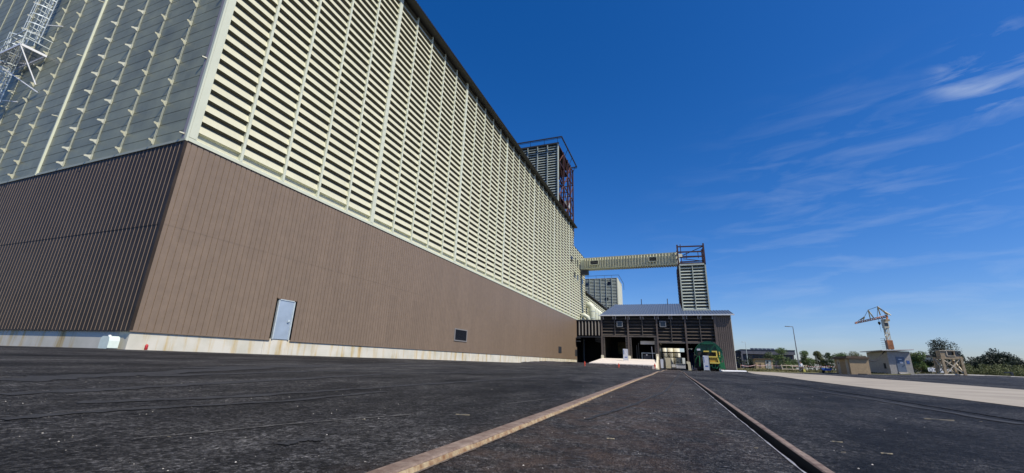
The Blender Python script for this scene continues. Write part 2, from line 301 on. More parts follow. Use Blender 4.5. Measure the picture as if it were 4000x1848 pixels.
# louvred cladding: rows of sloping blades with recessed returns, swept along a wall
def louvre(mb, O, U, Nn, width, z0, rows, pitch=0.6, D=0.17, H=0.44, z_end=None):
    O = Vector(O); U = Vector(U); Nn = Vector(Nn); prof = []
    for k in range(rows):
        z = z0 + k * pitch
        prof += [(0.0, z), (-0.02, z + 0.03), (-D, z + H), (-D, z + pitch - 0.05)]
    prof += [(0.0, z0 + rows * pitch)]
    if z_end: prof += [(0.0, z_end)]
    A = [O + Nn * d + Vector((0, 0, z)) for d, z in prof]
    m0 = len(mb.mi); mb.strip(A, [p + U * width for p in A])
    for k in range(rows): mb.mi[m0 + 4 * k + 2] = 1; mb.mi[m0 + 4 * k + 3] = 1      # shade painted into recess and underside, the gap behind each blade
    return mb
def ribbed(mb, O, U, Nn, width, z0, z1, pitch=0.27, rib=0.05, depth=0.035, flat_groove=False):
    O = Vector(O); U = Vector(U); Nn = Vector(Nn); pts = [(0, 0)]; x = 0
    while x + pitch <= width + 1e-6:
        if flat_groove: pts += [(x + pitch - rib, 0), (x + pitch - rib * 0.8, -depth), (x + pitch - rib * 0.2, -depth), (x + pitch, 0)]
        else: pts += [(x + pitch - rib * 1.6, 0), (x + pitch - rib * 1.2, depth), (x + pitch - rib * 0.4, depth), (x + pitch, 0)]
        x += pitch
    pts.append((width, 0))
    A = [O + U * u + Nn * d + Vector((0, 0, z0)) for u, d in pts]
    mb.strip(A, [p + Vector((0, 0, z1 - z0)) for p in A]); return mb

# ------------------------------------------------------------------ ground height (thin-plate spline through surveyed points)
CP = np.array([(0, 0, -.38), (3, 3, -.38), (-3, 3, -.38), (0, -8, -.38), (8, -8, -.37), (-8, -6, -.33), (0, 10, -.385), (3, 10, -.38), (6, 16, -.385), (0, 20, -.41), (0, 35, -.47), (0, 52, -.555), (0, 66, -.61),
    (3, 28, -.37), (5, 45, -.42), (8, 66, -.46), (5, 61, -.52), (-20, 10, -.09), (-20, 14.4, -.12), (-20, 33, -.2), (-20, 62, -.33), (-20, 80, -.35), (-32, 9.5, -.19), (-45, 5, -.25), (-10, 8, -.26), (-10, 30, -.34),
    (-8, 58, -.5), (-14, 60, -.47), (10, 20, -.385), (12, 30, -.39), (10.2, 44, -.39), (17.8, 76.7, -.56), (23, 74, -.37), (26, 78, -.32), (30.4, 81.4, -.26), (33.1, 81.6, -.08), (35, 79, -.02), (38, 80, .03), (47, 86, -.04),
    (30, 45, -.28), (45, 60, -.2), (60, 90, 0.0), (18.6, 81.5, -.36), (15, 100, -.1), (20, 110, -.2), (0, 100, -.6), (40, 110, -.1), (0, 85, -.58), (25, 20, -.36), (45, 25, -.3), (-10, 100, -.5)], float)
def _phi(r2): return np.where(r2 > 0, 0.5 * r2 * np.log(np.maximum(r2, 1e-12)), 0)
_P = CP[:, :2] / 40.0
_K = _phi(((_P[:, None] - _P[None]) ** 2).sum(-1)) + 2e-4 * np.eye(len(CP))
_A = np.zeros((len(CP) + 3,) * 2); _A[:len(CP), :len(CP)] = _K; _A[:len(CP), len(CP):] = np.c_[np.ones(len(CP)), _P]; _A[len(CP):, :len(CP)] = np.c_[np.ones(len(CP)), _P].T
_W = np.linalg.solve(_A, np.r_[CP[:, 2], 0, 0, 0])
def gz(x, y):
    x = np.asarray(x, float); y = np.asarray(y, float)
    P = np.stack([np.clip(x, -60, 75), np.clip(y, -12, 115)], -1) / 40.0
    r2 = ((P[..., None, :] - _P) ** 2).sum(-1)
    z = _phi(r2) @ _W[:-3] + _W[-3] + P @ _W[-2:]
    return np.clip(z, -0.75, 0.08)
def g(x, y): return float(gz(x, y))
def on_ground(px, py):
    d = ray(px, py); z = -.38
    for _ in range(40):
        p = d * (z / d.z)
        if p.y < 0 or p.length > 300: return p
        z = 0.5 * z + 0.5 * g(p.x, p.y)
    return d * (z / d.z)
SH = 0.0045                                            # the track drifts slightly from the wall's direction
def ground():
    ux = sorted(set([-900, -300, -120, -60, -45, -35, -28, -22, -18, -14, -11, -8.5, -6.5, -5, -4, -3, -2.2, -1.6, -1.2, -.992, -.988, -0.862, -0.857, -0.5, 0, 0.30,
                     0.446, 0.450, 0.554, 0.558, 0.9, 1.4, 2.0, 2.5, 2.905, 2.909, 2.955, 2.96, 3.4, 4, 5, 6.5, 8, 10, 12, 15, 18, 22, 26, 30, 34, 38, 42, 48, 55, 65, 80, 120, 300, 1200]))
    uy = [-60, -20, -8, -4, -2, -1, 0]; y = 0.0; st = 0.3
    while y < 120: y += st; st = min(3.0, st * 1.08); uy.append(y)
    uy += [140, 180, 260, 420, 800, 1600, 3200]
    deep = {-.988: .09, -0.862: .09, 0.450: .085, 0.554: .085, 2.909: .07, 2.955: .07}
    mb = MB(); X, Y = np.meshgrid(ux, uy); XX = X - SH * np.clip(Y, 0, 70); Z = gz(XX, Y)
    for u, d in deep.items():
        j = ux.index(u); Z[:, j] -= d * (np.array(uy) < (66 if u < 1 else 62))
    nx = len(ux); mb.v = [(float(a), float(b), float(c)) for a, b, c in zip(XX.ravel(), Y.ravel(), Z.ravel())]
    for i in range(len(uy) - 1):
        for j in range(nx - 1): mb.f.append((i * nx + j, i * nx + j + 1, (i + 1) * nx + j + 1, (i + 1) * nx + j)); mb.mi.append(0)
    struct(mb, 'ground', 'asphalt')
ground()
def sheet(name, poly, m, lift=0.004, step=2.0, kind='structure'):
    """flat sheet over the ground: poly is two point rows (left edge, right edge) walked together"""
    A, B = poly; mb = MB(); rows = []
    K = max(8, int(max(math.dist(A[0], A[-1]), math.dist(B[0], B[-1])) / step))
    def samp(P, t):
        f = t * (len(P) - 1); i = min(int(f), len(P) - 2); f -= i
        return (P[i][0] * (1 - f) + P[i + 1][0] * f, P[i][1] * (1 - f) + P[i + 1][1] * f)
    W_ = max(1, int(max(math.dist(A[0], B[0]), math.dist(A[-1], B[-1])) / step)); W_ = min(W_, 60)
    for k in range(K + 1):
        a = samp(A, k / K); b = samp(B, k / K)
        rows.append([(a[0] + (b[0] - a[0]) * j / W_, a[1] + (b[1] - a[1]) * j / W_) for j in range(W_ + 1)])
    for r in rows: mb.v += [(x, y, g(x, y) + lift) for x, y in r]
    n = W_ + 1
    for k in range(K):
        for j in range(W_): mb.f.append((k * n + j, k * n + j + 1, (k + 1) * n + j + 1, (k + 1) * n + j)); mb.mi.append(0)
    return tag(mb.build(name, m), kind=kind)
sheet('pavement', ([(4.15, 2.0), (4.2, 7.6), (4.4, 12.1), (5.0, 25), (6.0, 42.3), (9.0, 66)], [(8.4, 2.0), (9.6, 7.6), (10.27, 18.75), (11.6, 30.1), (11.9, 45), (11.6, 68)]), 'pavement', 0.006, 1.5)
# grass land beyond the yard
bnd = [(9.0, 78.5), (17, 79.0), (24, 80.5), (30, 79.5), (35, 79.2), (47.5, 85.3), (70, 95), (120, 118), (400, 260)]
far = [(9.0, 400), (30, 400), (60, 400), (90, 400), (120, 400), (160, 400), (220, 400), (300, 400), (700, 400)]
mbg = MB()
rows = []
for t in [0, .004, .01, .02, .04, .07, .12, .2, .35, .6, 1]:
    row = []
    for i in range(len(bnd) - 1):
        for q in range(6):
            f = q / 6; a = (bnd[i][0] * (1 - f) + bnd[i + 1][0] * f, bnd[i][1] * (1 - f) + bnd[i + 1][1] * f); b = (far[i][0] * (1 - f) + far[i + 1][0] * f, far[i][1])
            x = a[0] * (1 - t) + b[0] * t; y = a[1] * (1 - t) + b[1] * t
            row.append((x, y, g(x, y) + (0.01 if t == 0 else 0.05 + 0.05 * random.random())))
    rows.append(row)
for a, b in zip(rows, rows[1:]): mbg.strip(a, b)
struct(mbg, 'grass_verge', 'grass')
# kerb strip along the verge on the right
kb = MB()
for (x0, y0), (x1, y1) in zip([(31.5, 78.6), (35, 78.5), (47.5, 84.6), (70, 94.2)], [(35, 78.5), (47.5, 84.6), (70, 94.2), (100, 108)]):
    for k in range(8):
        f0 = k / 8; f1 = (k + 1) / 8
        a = (x0 + (x1 - x0) * f0, y0 + (y1 - y0) * f0); b = (x0 + (x1 - x0) * f1, y0 + (y1 - y0) * f1)
        kb.bar((*a, g(*a) + 0.04), (*b, g(*b) + 0.04), 0.3, 0.14)
struct(kb, 'kerb', 'kerb')
# tar seams and tyre marks on the yard (thin sheets)
def mark(name, pts, wd, m, lift=0.005):
    A = []; B = []
    P = []
    for i in range(len(pts) - 1):
        for q in range(10): P.append((pts[i][0] + (pts[i + 1][0] - pts[i][0]) * q / 10, pts[i][1] + (pts[i + 1][1] - pts[i][1]) * q / 10))
    P.append(pts[-1])
    for i, p in enumerate(P):
        a = P[max(0, i - 1)]; b = P[min(len(P) - 1, i + 1)]; d = math.dist(a, b) or 1; nx, ny = -(b[1] - a[1]) / d, (b[0] - a[0]) / d
        ww = wd * (0.6 + 0.6 * random.random()) / 2; jx = random.uniform(-.2, .2) * wd
        for s_, arr in ((1, A), (-1, B)):
            x = p[0] + nx * (ww * s_ + jx); y = p[1] + ny * (ww * s_ + jx); arr.append((x, y, g(x, y) + lift))
    return struct(MB().strip(A, B), name, m)
def gp(*pp): return [tuple(on_ground(*p)[:2]) for p in pp]
mark('road_marking', gp((0, 1487), (500, 1462), (1100, 1432), (1700, 1419)), 0.5, 'seam')
mark('road_marking', gp((0, 1543), (500, 1518), (900, 1495), (1500, 1462), (2330, 1448)), 0.24, 'seam')
mark('road_marking', gp((560, 1470), (1300, 1448), (1900, 1449), (2230, 1441)), 0.3, 'seam')
mark('road_marking', gp((300, 1575), (900, 1552), (1400, 1520), (2000, 1480), (2150, 1472)), 0.16, 'seam')
mark('road_marking', gp((700, 1437), (1600, 1432), (2240, 1434)), 0.45, 'seam')
mark('road_marking', gp((520, 1718), (800, 1693), (1100, 1662), (1420, 1636)), 0.013, 'scuff', 0.006)
mark('road_marking', gp((2290, 1640), (2480, 1580), (2600, 1530), (2640, 1480), (2655, 1455)), 0.05, 'seam')
mark('road_marking', gp((3000, 1500), (3400, 1560), (4000, 1660)), 0.14, 'seam')
mark('road_marking', gp((0, 1640), (500, 1600), (1100, 1570), (1500, 1530)), 0.10, 'seam')
mark('road_marking', gp((1100, 1740), (1180, 1720), (1260, 1722)), 0.07, 'seam')
mark('road_marking', gp((1400, 1638), (1600, 1622)), 0.02, 'scuff', 0.006)
mark('road_marking', gp((1980, 1580), (2140, 1560)), 0.02, 'scuff', 0.006)

# ------------------------------------------------------------------ rails in the yard
def rail_strip(u0, u1, y0, y1, ztop, depth, side_u, side_name, label):
    t = thing('embedded_rail', label, 'rail', ((u0 + u1) / 2, 1, g(0, 1)), 'yard rails')
    ys = list(np.r_[np.arange(y0, 8, 0.12), np.arange(8, y1, 1.0)])
    def row(u, dz, jit=0.0): return [(u - SH * max(0, y) + (random.uniform(-jit, jit) if jit else 0), y, g(u, y) + dz + (random.uniform(-.0012, .0012) if jit else 0)) for y in ys]
    a = row(u0, -.08); b = row(u0, ztop - .004); c = row(u0 + .006, ztop); d = row(u1 - .006, ztop, .0015); e = row(u1, ztop - .006, .0015); f = row(u1, -depth)
    (MB().strip(a, b, 1) if u0 > 0 else MB().strip(a, b)).strip(b, c).strip(c, d).strip(d, e).strip(e, f).build('rail_head', ['railtop', 'dark'], t, True)  # groove side of the right rail near black, shade painted on
    A = row(side_u[0], side_u[2], .003); B = row(side_u[1], side_u[3], .004)
    MB().strip(A, B).build(side_name, 'railside' if u0 < 0 else 'steel_lip', t)
    return t
rail_strip(-.985, -.905, -3, 66, .010, .07, (-.904, -.882, .004, -.04), 'flangeway_filler', 'rusty rail with a pale flaking edge, the one nearer the long brown wall')
rail_strip(.508, .551, -3, 66, .012, .08, (.440, .4495, .003, .0035), 'flangeway_lip', 'rusty rail with a deep black groove beside it, the one nearer the pale paving')

# ------------------------------------------------------------------ main storage building
WX = -20.07; Y0 = 10.11; PY = 2.53; YE = 91.2; YL = 103.0; ZB = 0.63; ZT = 9.10
bld = thing('storage_building', 'huge long warehouse with brown lower wall and cream louvred upper wall', 'building', (WX - 25, 50, -.1))
# plinth
pl = MB(); pl.box(-75, WX - 0.4, Y0 + 0.03, 10.45, -0.7, ZB + .012)
yy = Y0 + .03
while yy < 92.4:
    y2 = min(yy + 5.9, 92.4); pl.box(WX - .4, WX - .03, yy + (.008 if yy > 11 else 0), y2 - .008, -.9, ZB + .012); yy = y2
pl.box(WX - .5, WX - .06, Y0 + .1, 92.3, -.9, ZB); pl.build('plinth', 'concrete', bld)
# brown cladding, two lifts, side wall (openings for door cut by leaving it out)
ZJ = 5.12
def wall_lift(z0, z1, off, y0, y1, mb): ribbed(mb, (WX + off, y0, 0), (0, 1, 0), (1, 0, 0), y1 - y0, z0, z1, 0.27, 0.04, 0.03, True)
DY0, DY1, DZ = 16.44, 17.52, 2.80
wl = MB(); nd = 0.27
wall_lift(ZB, ZJ, .0, Y0, Y0 + 23 * nd, wl); wall_lift(DZ + .05, ZJ, 0, Y0 + 23 * nd, Y0 + 28 * nd, wl); wall_lift(ZB, ZJ, 0, Y0 + 28 * nd, 92.5, wl)
wall_lift(ZJ - .02, ZT, .006, Y0, 92.5, wl)
wl.box(WX - .35, WX - .05, 92.3, 92.5, ZB, ZT)
wl.build('brown_side_cladding', 'brown', bld)
# drip flashing under cladding
MB().box(WX - .05, WX + .035, Y0 - .03, DY0 - .1, ZB - .045, ZB).box(WX - .05, WX + .035, DY1 + .1, 92.5, ZB - .045, ZB).build('drip_flashing', 'brown', bld)
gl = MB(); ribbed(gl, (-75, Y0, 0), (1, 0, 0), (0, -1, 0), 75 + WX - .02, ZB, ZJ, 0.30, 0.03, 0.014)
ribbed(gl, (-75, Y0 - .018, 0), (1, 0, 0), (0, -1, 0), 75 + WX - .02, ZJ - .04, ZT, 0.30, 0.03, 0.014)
for i_ in range(len(gl.mi)): gl.mi[i_] = 1 if (i_ % (len(gl.mi) // 2)) % 4 == 3 else 0  # sun-facing rib flanks get the lighter brown, painted light
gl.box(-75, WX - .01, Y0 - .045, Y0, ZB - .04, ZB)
gl.build('brown_gable_cladding_shaded', ['brown_gable_shade', 'brown'], bld)
MB().box(WX - .10, WX + .03, Y0 - .06, Y0 + .06, ZB - .04, ZT).build('corner_flashing', 'brown_gable_shade', bld)
# louvred wall: bays and fins
LZ0 = 9.73; ROWS = 34; EZ = LZ0 + ROWS * .6
nb = 32
led = MB(); led.prism([(WX + .06, Y0 + .032, ZT), (WX + .06, Y0 + .032, ZT + .16), (WX - .02, Y0 + .032, ZT + .22), (WX - .2, Y0 + .032, ZT + .30), (WX - .2, Y0 + .032, ZT)], (0, YL - Y0 - .04, 0)).build('base_flashing', 'cream_trim', bld)
for k in range(nb):
    y = Y0 + .04 + k * PY
    thick = (k % 5 == 0); fw = .34 if k == 0 else (.36 if thick else .14); fd = .12 if thick else .06
    fz = EZ + (.25 if not thick else .35)
    MB().box(WX - .2, WX + (.047 if k == 0 else (.045 if thick else .03)), y - (0 if k == 0 else fw / 2), y + (fw if k == 0 else fw / 2), ZT + .2, fz).build('fin', 'cream_trim', bld)
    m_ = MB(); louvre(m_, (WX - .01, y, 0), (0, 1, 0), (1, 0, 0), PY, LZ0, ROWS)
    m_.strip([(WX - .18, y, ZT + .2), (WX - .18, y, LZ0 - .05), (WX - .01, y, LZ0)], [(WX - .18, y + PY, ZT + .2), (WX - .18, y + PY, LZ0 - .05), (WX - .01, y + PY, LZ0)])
    m_.build('louvre_panel', ['cream', 'gap_shade'], bld)
# lower block at the far end
LR = 28; LTOP = LZ0 + 27 * .6
for k in range(5):
    y = YE + k * 2.36
    MB().box(WX - .2, WX + (.05 if k == 0 else .03), y - .07, y + .07, ZT + .2, LTOP).build('fin', 'cream_trim', bld)
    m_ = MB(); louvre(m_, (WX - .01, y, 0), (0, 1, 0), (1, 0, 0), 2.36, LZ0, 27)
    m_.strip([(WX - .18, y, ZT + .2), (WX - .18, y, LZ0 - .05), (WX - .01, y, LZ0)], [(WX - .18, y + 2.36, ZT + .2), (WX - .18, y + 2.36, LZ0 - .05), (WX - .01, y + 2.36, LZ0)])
    m_.build('louvre_panel', ['cream', 'gap_shade'], bld)
MB().box(-40, WX - .2, YE, YL, 9.1, LTOP + .1).box(WX - .2, WX, YL - .1, YL, 9.5, LTOP).build('end_block', 'cream', bld); MB().box(-40, WX - .15, 92.6, YL, -.6, 9.05).build('passage_shade_wall', 'dark', bld)  # lower wall near black, passage shade put into its colour
for (px, py) in ((2234, 1012), (2248, 1020), (2257, 1030), (2265, 1042), (2246, 1075), (2257, 1084), (2275, 1101)):
    p = on(px, py, 0, WX + .02); MB().box(WX - .1, WX + .04, p.y - .55, p.y + .55, p.z - .6, p.z + .6).build('window', 'glass', bld)
# hidden core and roof
core = MB(); core.box(-74, WX - .22, Y0 + .4, YE, -.5, EZ + .6); core.build('core_wall', 'soffit', bld)
# end wall above the low block
m_ = MB(); louvre(m_, (WX - .3, YE, 0), (-1, 0, 0), (0, 1, 0), 40, LTOP, 7); m_.build('end_cladding', ['cream', 'gap_shade'], bld)
ZR = EZ + .35
rf = MB(); XE = WX + .75
def roofz(x): return ZR + (XE - x) * 0.32
yy = Y0 - .5; A = []; B = []
while yy < YE - .2:
    A += [(XE, yy, ZR + .02), (XE, yy + .05, ZR + .09), (XE, yy + .16, ZR + .09), (XE, yy + .21, ZR + .02)]
    yy += .30
B = [(-48, p[1], p[2] + (XE + 48) * .32) for p in A]
rf.strip(A, B)
rf.prism([(XE, Y0 - .5, ZR - .03), (XE, Y0 - .5, ZR + .02), (-48, Y0 - .5, ZR + .02 + (XE + 48) * .32), (-48, Y0 - .5, ZR - .03 + (XE + 48) * .32)], (0, YE - Y0 + .4, 0))
rf.build('roof', 'roofdark', bld)
rb = MB(); rb.prism([(-48, Y0 - .5, ZR + (XE + 48) * .32), (-76, Y0 - .5, ZR + 1), (-76, Y0 - .5, ZR + .9), (-48, Y0 - .5, ZR - .1 + (XE + 48) * .32)], (0, YE - Y0 + 1, 0)); rb.build('roof', 'roofdark', bld)
MB().box(WX - .25, WX - .15, Y0, YE, EZ, ZR).box(WX - .2, XE - .05, Y0 - .4, YE + .4, ZR - .05, ZR - .032).build('soffit', 'soffit', bld)
# gable: grey-green panels, horizontal seams
gp_ = MB(); z = 9.13; pts = []
while z < 48:
    pts += [(0, z), (0, z + .57), (.02, z + .575), (.02, z + .60)]; z += .6
for (xa, xb) in ((-75, -48), (-48, WX - .22)):
    A = [(xa, Y0 + d, zz) for d, zz in pts]; gp_.strip(A, [(xb, p[1], p[2]) for p in A])
gp_.build('grey_gable_panels', 'grey_panel', bld)
MB().box(-75, WX, Y0 - .07, Y0, ZT - .02, ZT + .10).build('sill_flashing', 'rod', bld)
MB().box(WX - .32, WX - .12, Y0 - .05, Y0 + .02, ZT, 34).build('gable_edge_trim', mat('pinkish_grey_trim', (.30, .27, .27), .5), bld)
MB().box(WX - .12, WX + .05, Y0 - .055, Y0 + .03, ZT - .03, 34).build('gable_edge_trim', 'cream_trim', bld)
LX = [-22.58, -25.25, -27.75, -30.40, -35.85, -38.4, -41.05, -43.7, -46.3, -49.1, -51.7]
for x in LX:
    mb = MB(); mb.bar((x - .05, Y0 - .03, 9.2), (x - .05, Y0 - .03, 40), .022, .03); mb.bar((x + .05, Y0 - .03, 9.2), (x + .05, Y0 - .03, 40), .018, .02); mb.build('rod', 'rod', bld)
MB().box(-33.0, -32.9, Y0 - .10, Y0, 9.1, 40).build('joint_cover', 'cream_trim', bld)
for zz in (12.9, 17.2, 21.4):
    MB().bar((-33.0, Y0 - .1, zz), (-33.15, Y0 - .3, zz), .07, .05).build('clip', 'lug', bld)
for zz in (9.45, 13.6, 17.8):
    MB().bar((WX - .2, Y0 - .05, zz), (WX - .27, Y0 - .22, zz), .09, .06).build('clip', 'lug', bld)
def lug(x, z, sgn):
    mb = MB(); d = Vector((-math.sin(R_(38)) * sgn, -math.cos(R_(38)), 0)); t_ = d.cross(Vector((0, 0, 1))).normalized() * .014
    P = [(0, .16), (.08, .11), (.16, .085), (.24, .09), (.30, .06), (.32, .0), (.29, -.05), (.22, -.06), (.14, -.07), (.06, -.15), (0, -.24)]
    base = Vector((x, Y0 - .045, z)); mb.prism([base + d * (a * .9) + Vector((0, 0, b * .72)) for a, b in P], t_)
    mb.box(x - .05, x + .05, Y0 - .05, Y0 - .005, z - .17, z + .12)
    return mb.build('lug', 'lug', bld)
cnt = 0
for i, x in enumerate(LX[:10]):
    top = 18.8 + (-20 - x) * .40
    sgn = 1 if i in (2, 3, 6, 7) else -.35
    for k in range(0, 22):
        zz = 9.47 if k == 0 else 9.15 + 1.222 * k
        if zz > top or zz < 8.4 + max(0, (-38 - x)) * .55: continue
        if cnt < 100: lug(x, zz, sgn); cnt += 1
# door, vents on the side wall
MB().box(WX - .06, WX + .05, DY0, DY0 + .07, .66, DZ).box(WX - .06, WX + .05, DY1 - .07, DY1, .66, DZ).box(WX - .06, WX + .05, DY0, DY1, DZ - .05, DZ).build('door_frame', 'galv', bld)
dr = MB().box(WX - .05, WX + .02, DY0 + .075, DY1 - .075, .67, DZ - .055).build('door', 'doorsteel', bld)
subpart(MB().bar((WX + .02, DY1 - .2, 1.65), (WX + .09, DY1 - .2, 1.65), .05).bar((WX + .09, DY1 - .2, 1.65), (WX + .09, DY1 - .33, 1.63), .035).box(WX + .02, WX + .035, DY1 - .24, DY1 - .15, 1.52, 1.74).build('handle', 'galv'), dr).matrix_parent_inverse = Matrix()
MB().box(WX - .35, WX - .02, DY0 - .12, DY1 + .1, -.9, .665).build('door_step', 'concrete', bld)
MB().box(WX - .02, WX + .05, DY0 - .08, DY1 + .08, DZ + .0, DZ + .05).build('door_head_flashing', 'brown', bld)
vf = MB(); vf.box(WX - .1, WX + .06, 36.45, 36.6, 1.62, 2.82).box(WX - .1, WX + .06, 39.0, 39.15, 1.62, 2.82).box(WX - .1, WX + .06, 36.6, 39.0, 2.72, 2.82).box(WX - .1, WX + .06, 36.6, 39.0, 1.62, 1.72)
v_ = vf.build('vent_frame', 'vent_grey', bld)
vb = MB().box(WX + .0, WX + .03, 36.6, 39.0, 1.72, 2.72, 0)
for k in range(11): vb.bar((WX + .05, 36.6, 1.78 + k * .09), (WX + .05, 39.0, 1.78 + k * .09), .05, .02, 1)
subpart(vb.build('vent_slats', ['dark', 'slate']), v_)
MB().box(WX - .05, WX + .05, 76.5, 78.6, 1.55, 2.7).build('small_vent', 'slate', bld)
MB().box(WX - .05, WX + .05, 90.6, 92.4, 1.3, 2.6).build('small_vent', 'slate', bld)

# ------------------------------------------------------------------ caged ladders with platform on the gable
YP = 8.95
def lad(xc, z0, z1, name, label):
    t = thing(name, label, 'ladder', (xc, YP, z0), 'caged ladders on the gable')
    st = MB()
    for sx in (-.28, .28): st.bar((xc + sx, Y0 - .42, z0), (xc + sx, Y0 - .42, z1), .09, .05)
    st.build('stringer', 'galv', t)
    r = MB(); z = z0 + .2
    while z < z1: r.bar((xc - .28, Y0 - .42, z), (xc + .28, Y0 - .42, z), .035, .035); z += .3
    r.build('rungs', 'galv', t)
    c = MB(); z = z0 + .5
    while z < z1:
        P = [(xc + .42 * math.cos(a), Y0 - .45 - .75 * math.sin(a), z) for a in [math.pi * i / 8 for i in range(9)]]
        for p, q in zip(P, P[1:]): c.bar(p, q, .02, .07)
        z += .75
    for i in (0, 1, 3, 4, 5, 7, 8):
        a = math.pi * i / 8; x = xc + .43 * math.cos(a); y = Y0 - .45 - .76 * math.sin(a); c.bar((x, y, z0 + .5), (x, y, z1), .055, .02)
    c.build('safety_cage', 'galv', t)
    return t
lad(-39.3, 19.6, 30, 'caged_ladder', 'upper caged steel ladder rising from the grated landing on the grey gable')
lad(-41.3, 9.5, 20.6, 'caged_ladder', 'lower caged steel ladder ending under the grated landing on the grey gable')
pt = thing('ladder_landing', 'grated steel landing between the two caged ladders on the grey gable', 'platform', (-40, YP, 18.3))
ZP = 18.55; XA, XB = -42.1, -38.0
MB().box(XA, XB, Y0 - 1.35, Y0 - 1.28, ZP - .09, ZP + .06).box(XA, XB, Y0 - .16, Y0 - .1, ZP - .09, ZP + .06).box(XA, XA + .07, Y0 - 1.28, Y0 - .16, ZP - .09, ZP + .06).box(XB - .07, XB, Y0 - 1.28, Y0 - .16, ZP - .09, ZP + .06).build('landing_frame', 'white', pt)
dk = MB()
for k in range(26): dk.box(XA + .1 + k * .155, XA + .135 + k * .155, Y0 - 1.27, Y0 - .17, ZP - .03, ZP)
dk.build('grating', 'slate', pt)
MB().bar((XA + .05, Y0 - 1.3, ZP - .1), (XB + .8, Y0 - .05, ZP - 3.0), .05).bar((XB - .05, Y0 - 1.3, ZP - .1), (XB - .05, Y0 - .05, ZP - 2.2), .06).build('brace', 'white', pt)
rl = MB()
for x in (XA, (XA + XB) / 2, XB): rl.bar((x, Y0 - 1.32, ZP), (x, Y0 - 1.32, ZP + 1.1), .05)
for z in (ZP + .55, ZP + 1.1): rl.bar((XA, Y0 - 1.32, z), (XB, Y0 - 1.32, z), .05); rl.bar((XB, Y0 - 1.32, z), (XB, Y0 - .1, z), .05)
rl.build('guardrail', 'galv', pt)
for z in (ZP, ZP - 3.0, ZP + 2.6, ZP + 5.6, ZP - 6):
    x = -39.3 if z > ZP else -41.3
    for s_ in (-.35, .35): MB().bar((x + s_, Y0 - .42, z), (x + s_ * 4.2, Y0 - .02, z - .1), .045).build('wall_tie', 'white', pt)


# ------------------------------------------------------------------ items at the foot of the wall
jt = thing('jerrycan', 'white translucent plastic container standing against the concrete plinth corner', 'container', (-20.8, 9.75, g(-20.8, 9.8)))
jp = on(426, 1345, 1, 9.8); jx = jp.x; gzj = g(jx, 9.8)
jb = MB(); prof = [(0, .26), (.03, .30), (.30, .30), (.42, .27), (.47, .18)]
for (za, ra), (zb, rb_) in zip(prof, prof[1:]):
    for sgnx in (0,): jb.prism([(jx - ra, 9.62, gzj + za), (jx + ra, 9.62, gzj + za), (jx + rb_, 9.62, gzj + zb), (jx - rb_, 9.62, gzj + zb)], (0, .34, 0))
jb.build('tank_body', 'jerry', jt); MB().bar((jx - .12, 9.8, gzj + .46), (jx - .12, 9.8, gzj + .52), .09, n=10).build('screw_cap', 'white', jt)
pr = on(570, 1362, 0, WX + .35); rt = thing('red_canister', 'small red metal canister lying at the plinth near the corner', 'canister', (pr.x, pr.y, g(pr.x, pr.y)))
zz = g(pr.x, pr.y); MB().tube([(pr.x, pr.y, zz), (pr.x, pr.y, zz + .02), (pr.x, pr.y, zz + .17), (pr.x, pr.y, zz + .2)], [.045, .055, .055, .04], 12).build('can_body', 'redcan', rt, True); MB().tube([(pr.x, pr.y, zz + .2), (pr.x, pr.y, zz + .225)], .03, 8).build('can_lid', 'red', rt)

# ------------------------------------------------------------------ head tower behind the long roof
hx, hy0, hy1, hz = -20.9, 80.0, 94.0, 46.9
ht = thing('head_tower', 'tall grey louvred tower with open rusty steel side rising behind the long roof', 'tower', (-26, 87, 30))
for k in range(5):
    x0 = hx - .25 - k * 2.35
    m_ = MB(); louvre(m_, (x0 - 2.35, hy0, 0), (1, 0, 0), (0, -1, 0), 2.35, 29.5, 29, .6, .22, .34); m_.build('louvre_panel', ['tower_grey', 'gap_shade2'], ht)
    MB().box(x0 - .11, x0 + .11, hy0 - .12, hy0 + .1, 29, hz).build('fin', 'tower_grey', ht)
MB().box(hx - 12, hx, hy0 - .12, hy0 + .2, hz, hz + .35).box(hx - 12, hx - .2, hy0, hy1, hz + .1, hz + .35).build('roof_slab', 'roofdark', ht)
MB().box(hx - .25, hx - .02, hy0 - .14, hy0 + .12, 28, hz).build('corner_post', 'cream_trim', ht)
MB().box(hx - 6.5, hx - 5.8, hy0 + .3, hy1, 29, hz).box(hx - 6, hx - .3, hy0 + .25, hy0 + .3, 29, hz).build('inner_wall', 'rustdark', ht)
fr = MB(); ys = [hy0 + .3, hy0 + 4.3, hy0 + 8.3, hy1 - 3, hy1]
for y in ys[1:]: fr.bar((hx, y, 29), (hx, y, hz), .3); fr.bar((hx - 3, y, 29), (hx - 3, y, hz), .2)
lev = [30.5, 34.5, 38.5, 42.6, 46.4]
for z in lev:
    fr.bar((hx, hy0, z), (hx, hy1, z), .22); fr.bar((hx - 3, hy0, z), (hx - 3, hy1, z), .18)
    for y in ys[1:]: fr.bar((hx - 6, y, z), (hx, y, z), .18)
fr.build('steel_frame', 'rustdark', ht)
bc = MB()
for i, (z0_, z1_) in enumerate(zip(lev, lev[1:])):
    for j, (ya, yb) in enumerate(zip(ys, ys[1:])):
        if (i + j) % 2: bc.bar((hx, ya, z0_), (hx, yb, z1_), .16)
        else: bc.bar((hx, ya, z1_), (hx, yb, z0_), .16)
        bc.bar((hx - 3, ya, z1_), (hx - 3, yb, z0_), .12)
bc.build('cross_bracing', 'rust', ht)
fl = MB()
for z in (34.6, 42.7): fl.box(hx - 5.8, hx - .2, hy0 + .3, hy0 + 8.2, z, z + .12)
fl.build('floor_deck', 'rustdark', ht)
